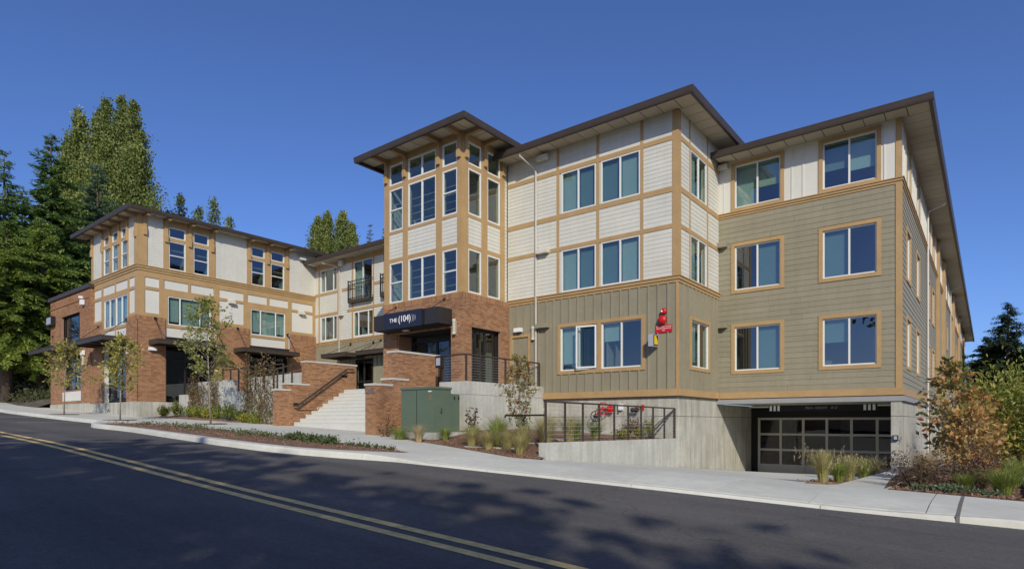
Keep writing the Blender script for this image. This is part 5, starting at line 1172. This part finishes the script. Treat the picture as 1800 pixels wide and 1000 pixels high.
chips('mulch_chips', f1, 3500, 160, 'red-brown bark chips over the corner bed'); chips('mulch_chips', f2, 5000, 161, 'bark chips over the bed before the terrace'); chips('mulch_chips', f3, 4500, 162, 'bark chips over the kerb strip'); chips('mulch_chips', f4, 500, 163, 'bark chips on the island before the garage')
# ---- fence posts at the right
for k in range(7):
    y = 20.5+k*1.6; x = .95+.02*k
    tag(MB().box(x-.06, x+.06, y-.06, y+.06, zright(.7, y)-.2, zright(.7, y)+1.15).build('fence_post', 'wood_post'), ('nearest', 'second', 'third', 'fourth', 'fifth', 'sixth', 'farthest')[k]+' brown timber fence post in the row behind the corner bed', 'post', 'timber fence posts behind the bed')
# ---- far trees.  pix(u, v, depth): place by bearing and distance
def at(u, d): r_ = (u-900)/1065*d; return (.786*r_-.618*d, .618*r_+.786*d)
def ztop(v, d): return 1.6+(741-v)/1065*d
def ptree(fn, name, label, u, vtop, d, zg, **kw):
    x, y = at(u, d); z = zg; h = ztop(vtop, d)-z; return fn(name, label, (x, y, z), h, **kw)
ptree(conifer, 'fir_tree', 'dark fir tree cut by the left edge of the photo', 8, 262, 52, 3.5, rad=4.2, m='needle', dens=1.2, size=.7, seed=201, group='conifers at left', tr=.4)
ptree(conifer, 'fir_tree', 'ragged fir tree with bare leader left of the poplars', 90, 232, 56, 3.6, rad=6.4, m='needle', dens=1.2, size=.75, seed=202, group='conifers at left', tr=.45, irregular=.35)
ptree(conifer, 'fir_tree', 'bluish spruce in front of the poplars above the corner roof', 172, 285, 62, 3.8, rad=5.4, m='needle_blue', dens=1.2, size=.75, seed=203, group='conifers at left', tr=.4)
ptree(conifer, 'fir_tree', 'leafy green conifer nearest the brick annex', 75, 380, 47, 3.3, rad=6.6, m='needle_olive', seed=204, group='conifers at left', lo=.2, tr=.4, size=.5, dens=1.7, droop=.4)
ptree(conifer, 'fir_tree', 'low spreading conifer by the trunk at the left edge', 12, 400, 44, 3.3, rad=6.2, m='needle_olive', seed=205, group='conifers at left', lo=.2, tr=.45, size=.5, dens=1.7, droop=.4)
ptree(conifer, 'fir_tree', 'dark conifer filling the gap above the annex roof', 128, 400, 58, 3.8, rad=6.2, m='needle', dens=1.2, size=.75, seed=206, group='conifers at left', lo=.1, tr=.4)
ptree(conifer, 'fir_tree', 'shadowed conifer behind the left edge trees', 40, 330, 66, 3.9, rad=7, m='needle', dens=1.2, size=.8, seed=207, group='conifers at left', lo=.05)
ptree(conifer, 'fir_tree', 'conifer out of the left edge with drooping branches', -50, 330, 50, 3.4, rad=6, m='needle', dens=1.1, size=.75, seed=208, group='conifers at left', lo=.1)
ptree(poplar, 'poplar_tree', 'tall group of columnar poplars above the left corner roof', 195, 163, 74, 4, rad=5.4, m='poplar', seed=210, n=170000, size=.29,
      stems=[(-5.4, 1, .87), (-3.6, 0, .95), (-1.8, 1, .96), (-.6, 0, .98), (1.0, .5, 1.0), (2.6, 0, .98), (3.6, -.6, .86), (-4.6, -1, .78), (.2, -1, .84)], base=.2)
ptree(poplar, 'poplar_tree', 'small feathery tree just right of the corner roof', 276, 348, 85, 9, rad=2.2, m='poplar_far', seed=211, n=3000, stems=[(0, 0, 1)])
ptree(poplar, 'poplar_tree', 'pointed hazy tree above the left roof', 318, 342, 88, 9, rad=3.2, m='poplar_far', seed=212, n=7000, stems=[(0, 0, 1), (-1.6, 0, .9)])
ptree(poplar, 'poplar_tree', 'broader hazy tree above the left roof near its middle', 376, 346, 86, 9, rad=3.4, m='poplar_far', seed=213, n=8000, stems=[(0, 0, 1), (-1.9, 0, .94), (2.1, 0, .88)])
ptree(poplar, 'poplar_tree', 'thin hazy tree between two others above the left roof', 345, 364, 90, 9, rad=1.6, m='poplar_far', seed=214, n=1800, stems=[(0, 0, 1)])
ptree(poplar, 'poplar_tree', 'pair of poplars above the middle wing roof', 590, 374, 95, 8, rad=4.4, m='poplar', seed=215, n=46000, size=.33, stems=[(-2.6, 0, .97), (-1.2, 0, 1), (1.0, 0, 1.0), (2.2, .4, .93), (2.9, 0, .8)], base=.3)
ptree(conifer, 'fir_tree', 'small pointed fir above the middle wing roof', 651, 391, 95, 8, rad=3.2, m='needle_blue', seed=216, group='far firs', tr=.3)
ptree(conifer, 'fir_tree', 'fir half hidden behind the tower edge', 676, 397, 95, 8, rad=3.6, m='needle_olive', seed=217, group='far firs', tr=.3)
ptree(conifer, 'fir_tree', 'tall dark fir at the right edge of the photo', 1772, 530, 62, -2.5, rad=6.0, m='needle_dark', dens=1.5, seed=220, whorl=2.2, droop=.4, group='conifers at right', tr=.5, size=.6, lo=.03)
ptree(conifer, 'fir_tree', 'rounded dark fir behind the end of the building', 1738, 590, 66, -2.5, rad=5.6, m='needle_dark', dens=1.5, size=.75, seed=221, whorl=2.2, droop=.4, group='conifers at right', lo=.02)
ptree(conifer, 'fir_tree', 'dark fir beyond the right edge', 1840, 585, 58, -2.5, rad=6.5, m='needle_dark', dens=1.5, size=.75, seed=222, whorl=2.2, droop=.4, group='conifers at right', lo=.02)
ptree(conifer, 'fir_tree', 'far dark fir low behind the hedge', 1800, 640, 80, -2.5, rad=8, m='needle_dark', dens=1.3, size=.8, seed=223, whorl=2.2, droop=.4, group='conifers at right', lo=.02)
# undergrowth on the bank
g = rng(240); P = []
for q in range(150):
    u = g.uniform(-40, 100); d = g.uniform(41, 52); x, y = at(u, d)
    if y < iy(x)+.4 or x > -46.8: continue
    c = 60; r_ = .5; p = np.stack([x+g.normal(size=c)*r_, y+g.normal(size=c)*r_, zbank(x, y)+abs(g.normal(size=c))*.3], 1); P.append(p)
P = np.concatenate(P); tag(npmesh('undergrowth', cards(P, .22*(.6+.7*g.random(len(P))), g, .5), 4, 'scrub_leaf'), 'scrubby undergrowth on the bank below the firs', 'undergrowth', kind='stuff')
# ---- trees across the road, behind the camera: they shade the road and show in the glass
for k, (x, y, h, cr, nl) in enumerate(((-3, -14.5, 15.5, 4.2, 2200), (4, -15, 17, 4.8, 3400), (10.5, -15, 17.5, 5.0, 4200), (17, -15.5, 17, 4.8, 3600), (24, -15.5, 16.5, 4.8, 3200), (31, -14, 16, 5.0, 3500))):
    broadleaf('roadside_tree', 'tall roadside tree on the verge across the road, %s from the corner' % ('first', 'second', 'third', 'fourth', 'fifth', 'sixth')[k], (x, y, zs(x)), h, cr, .25, 'shade_leaf', 300+k, 38, nl, .62, 'trees across the road', .3, 'bark', up=.6, spread=.34, asp=.75, dome=True)
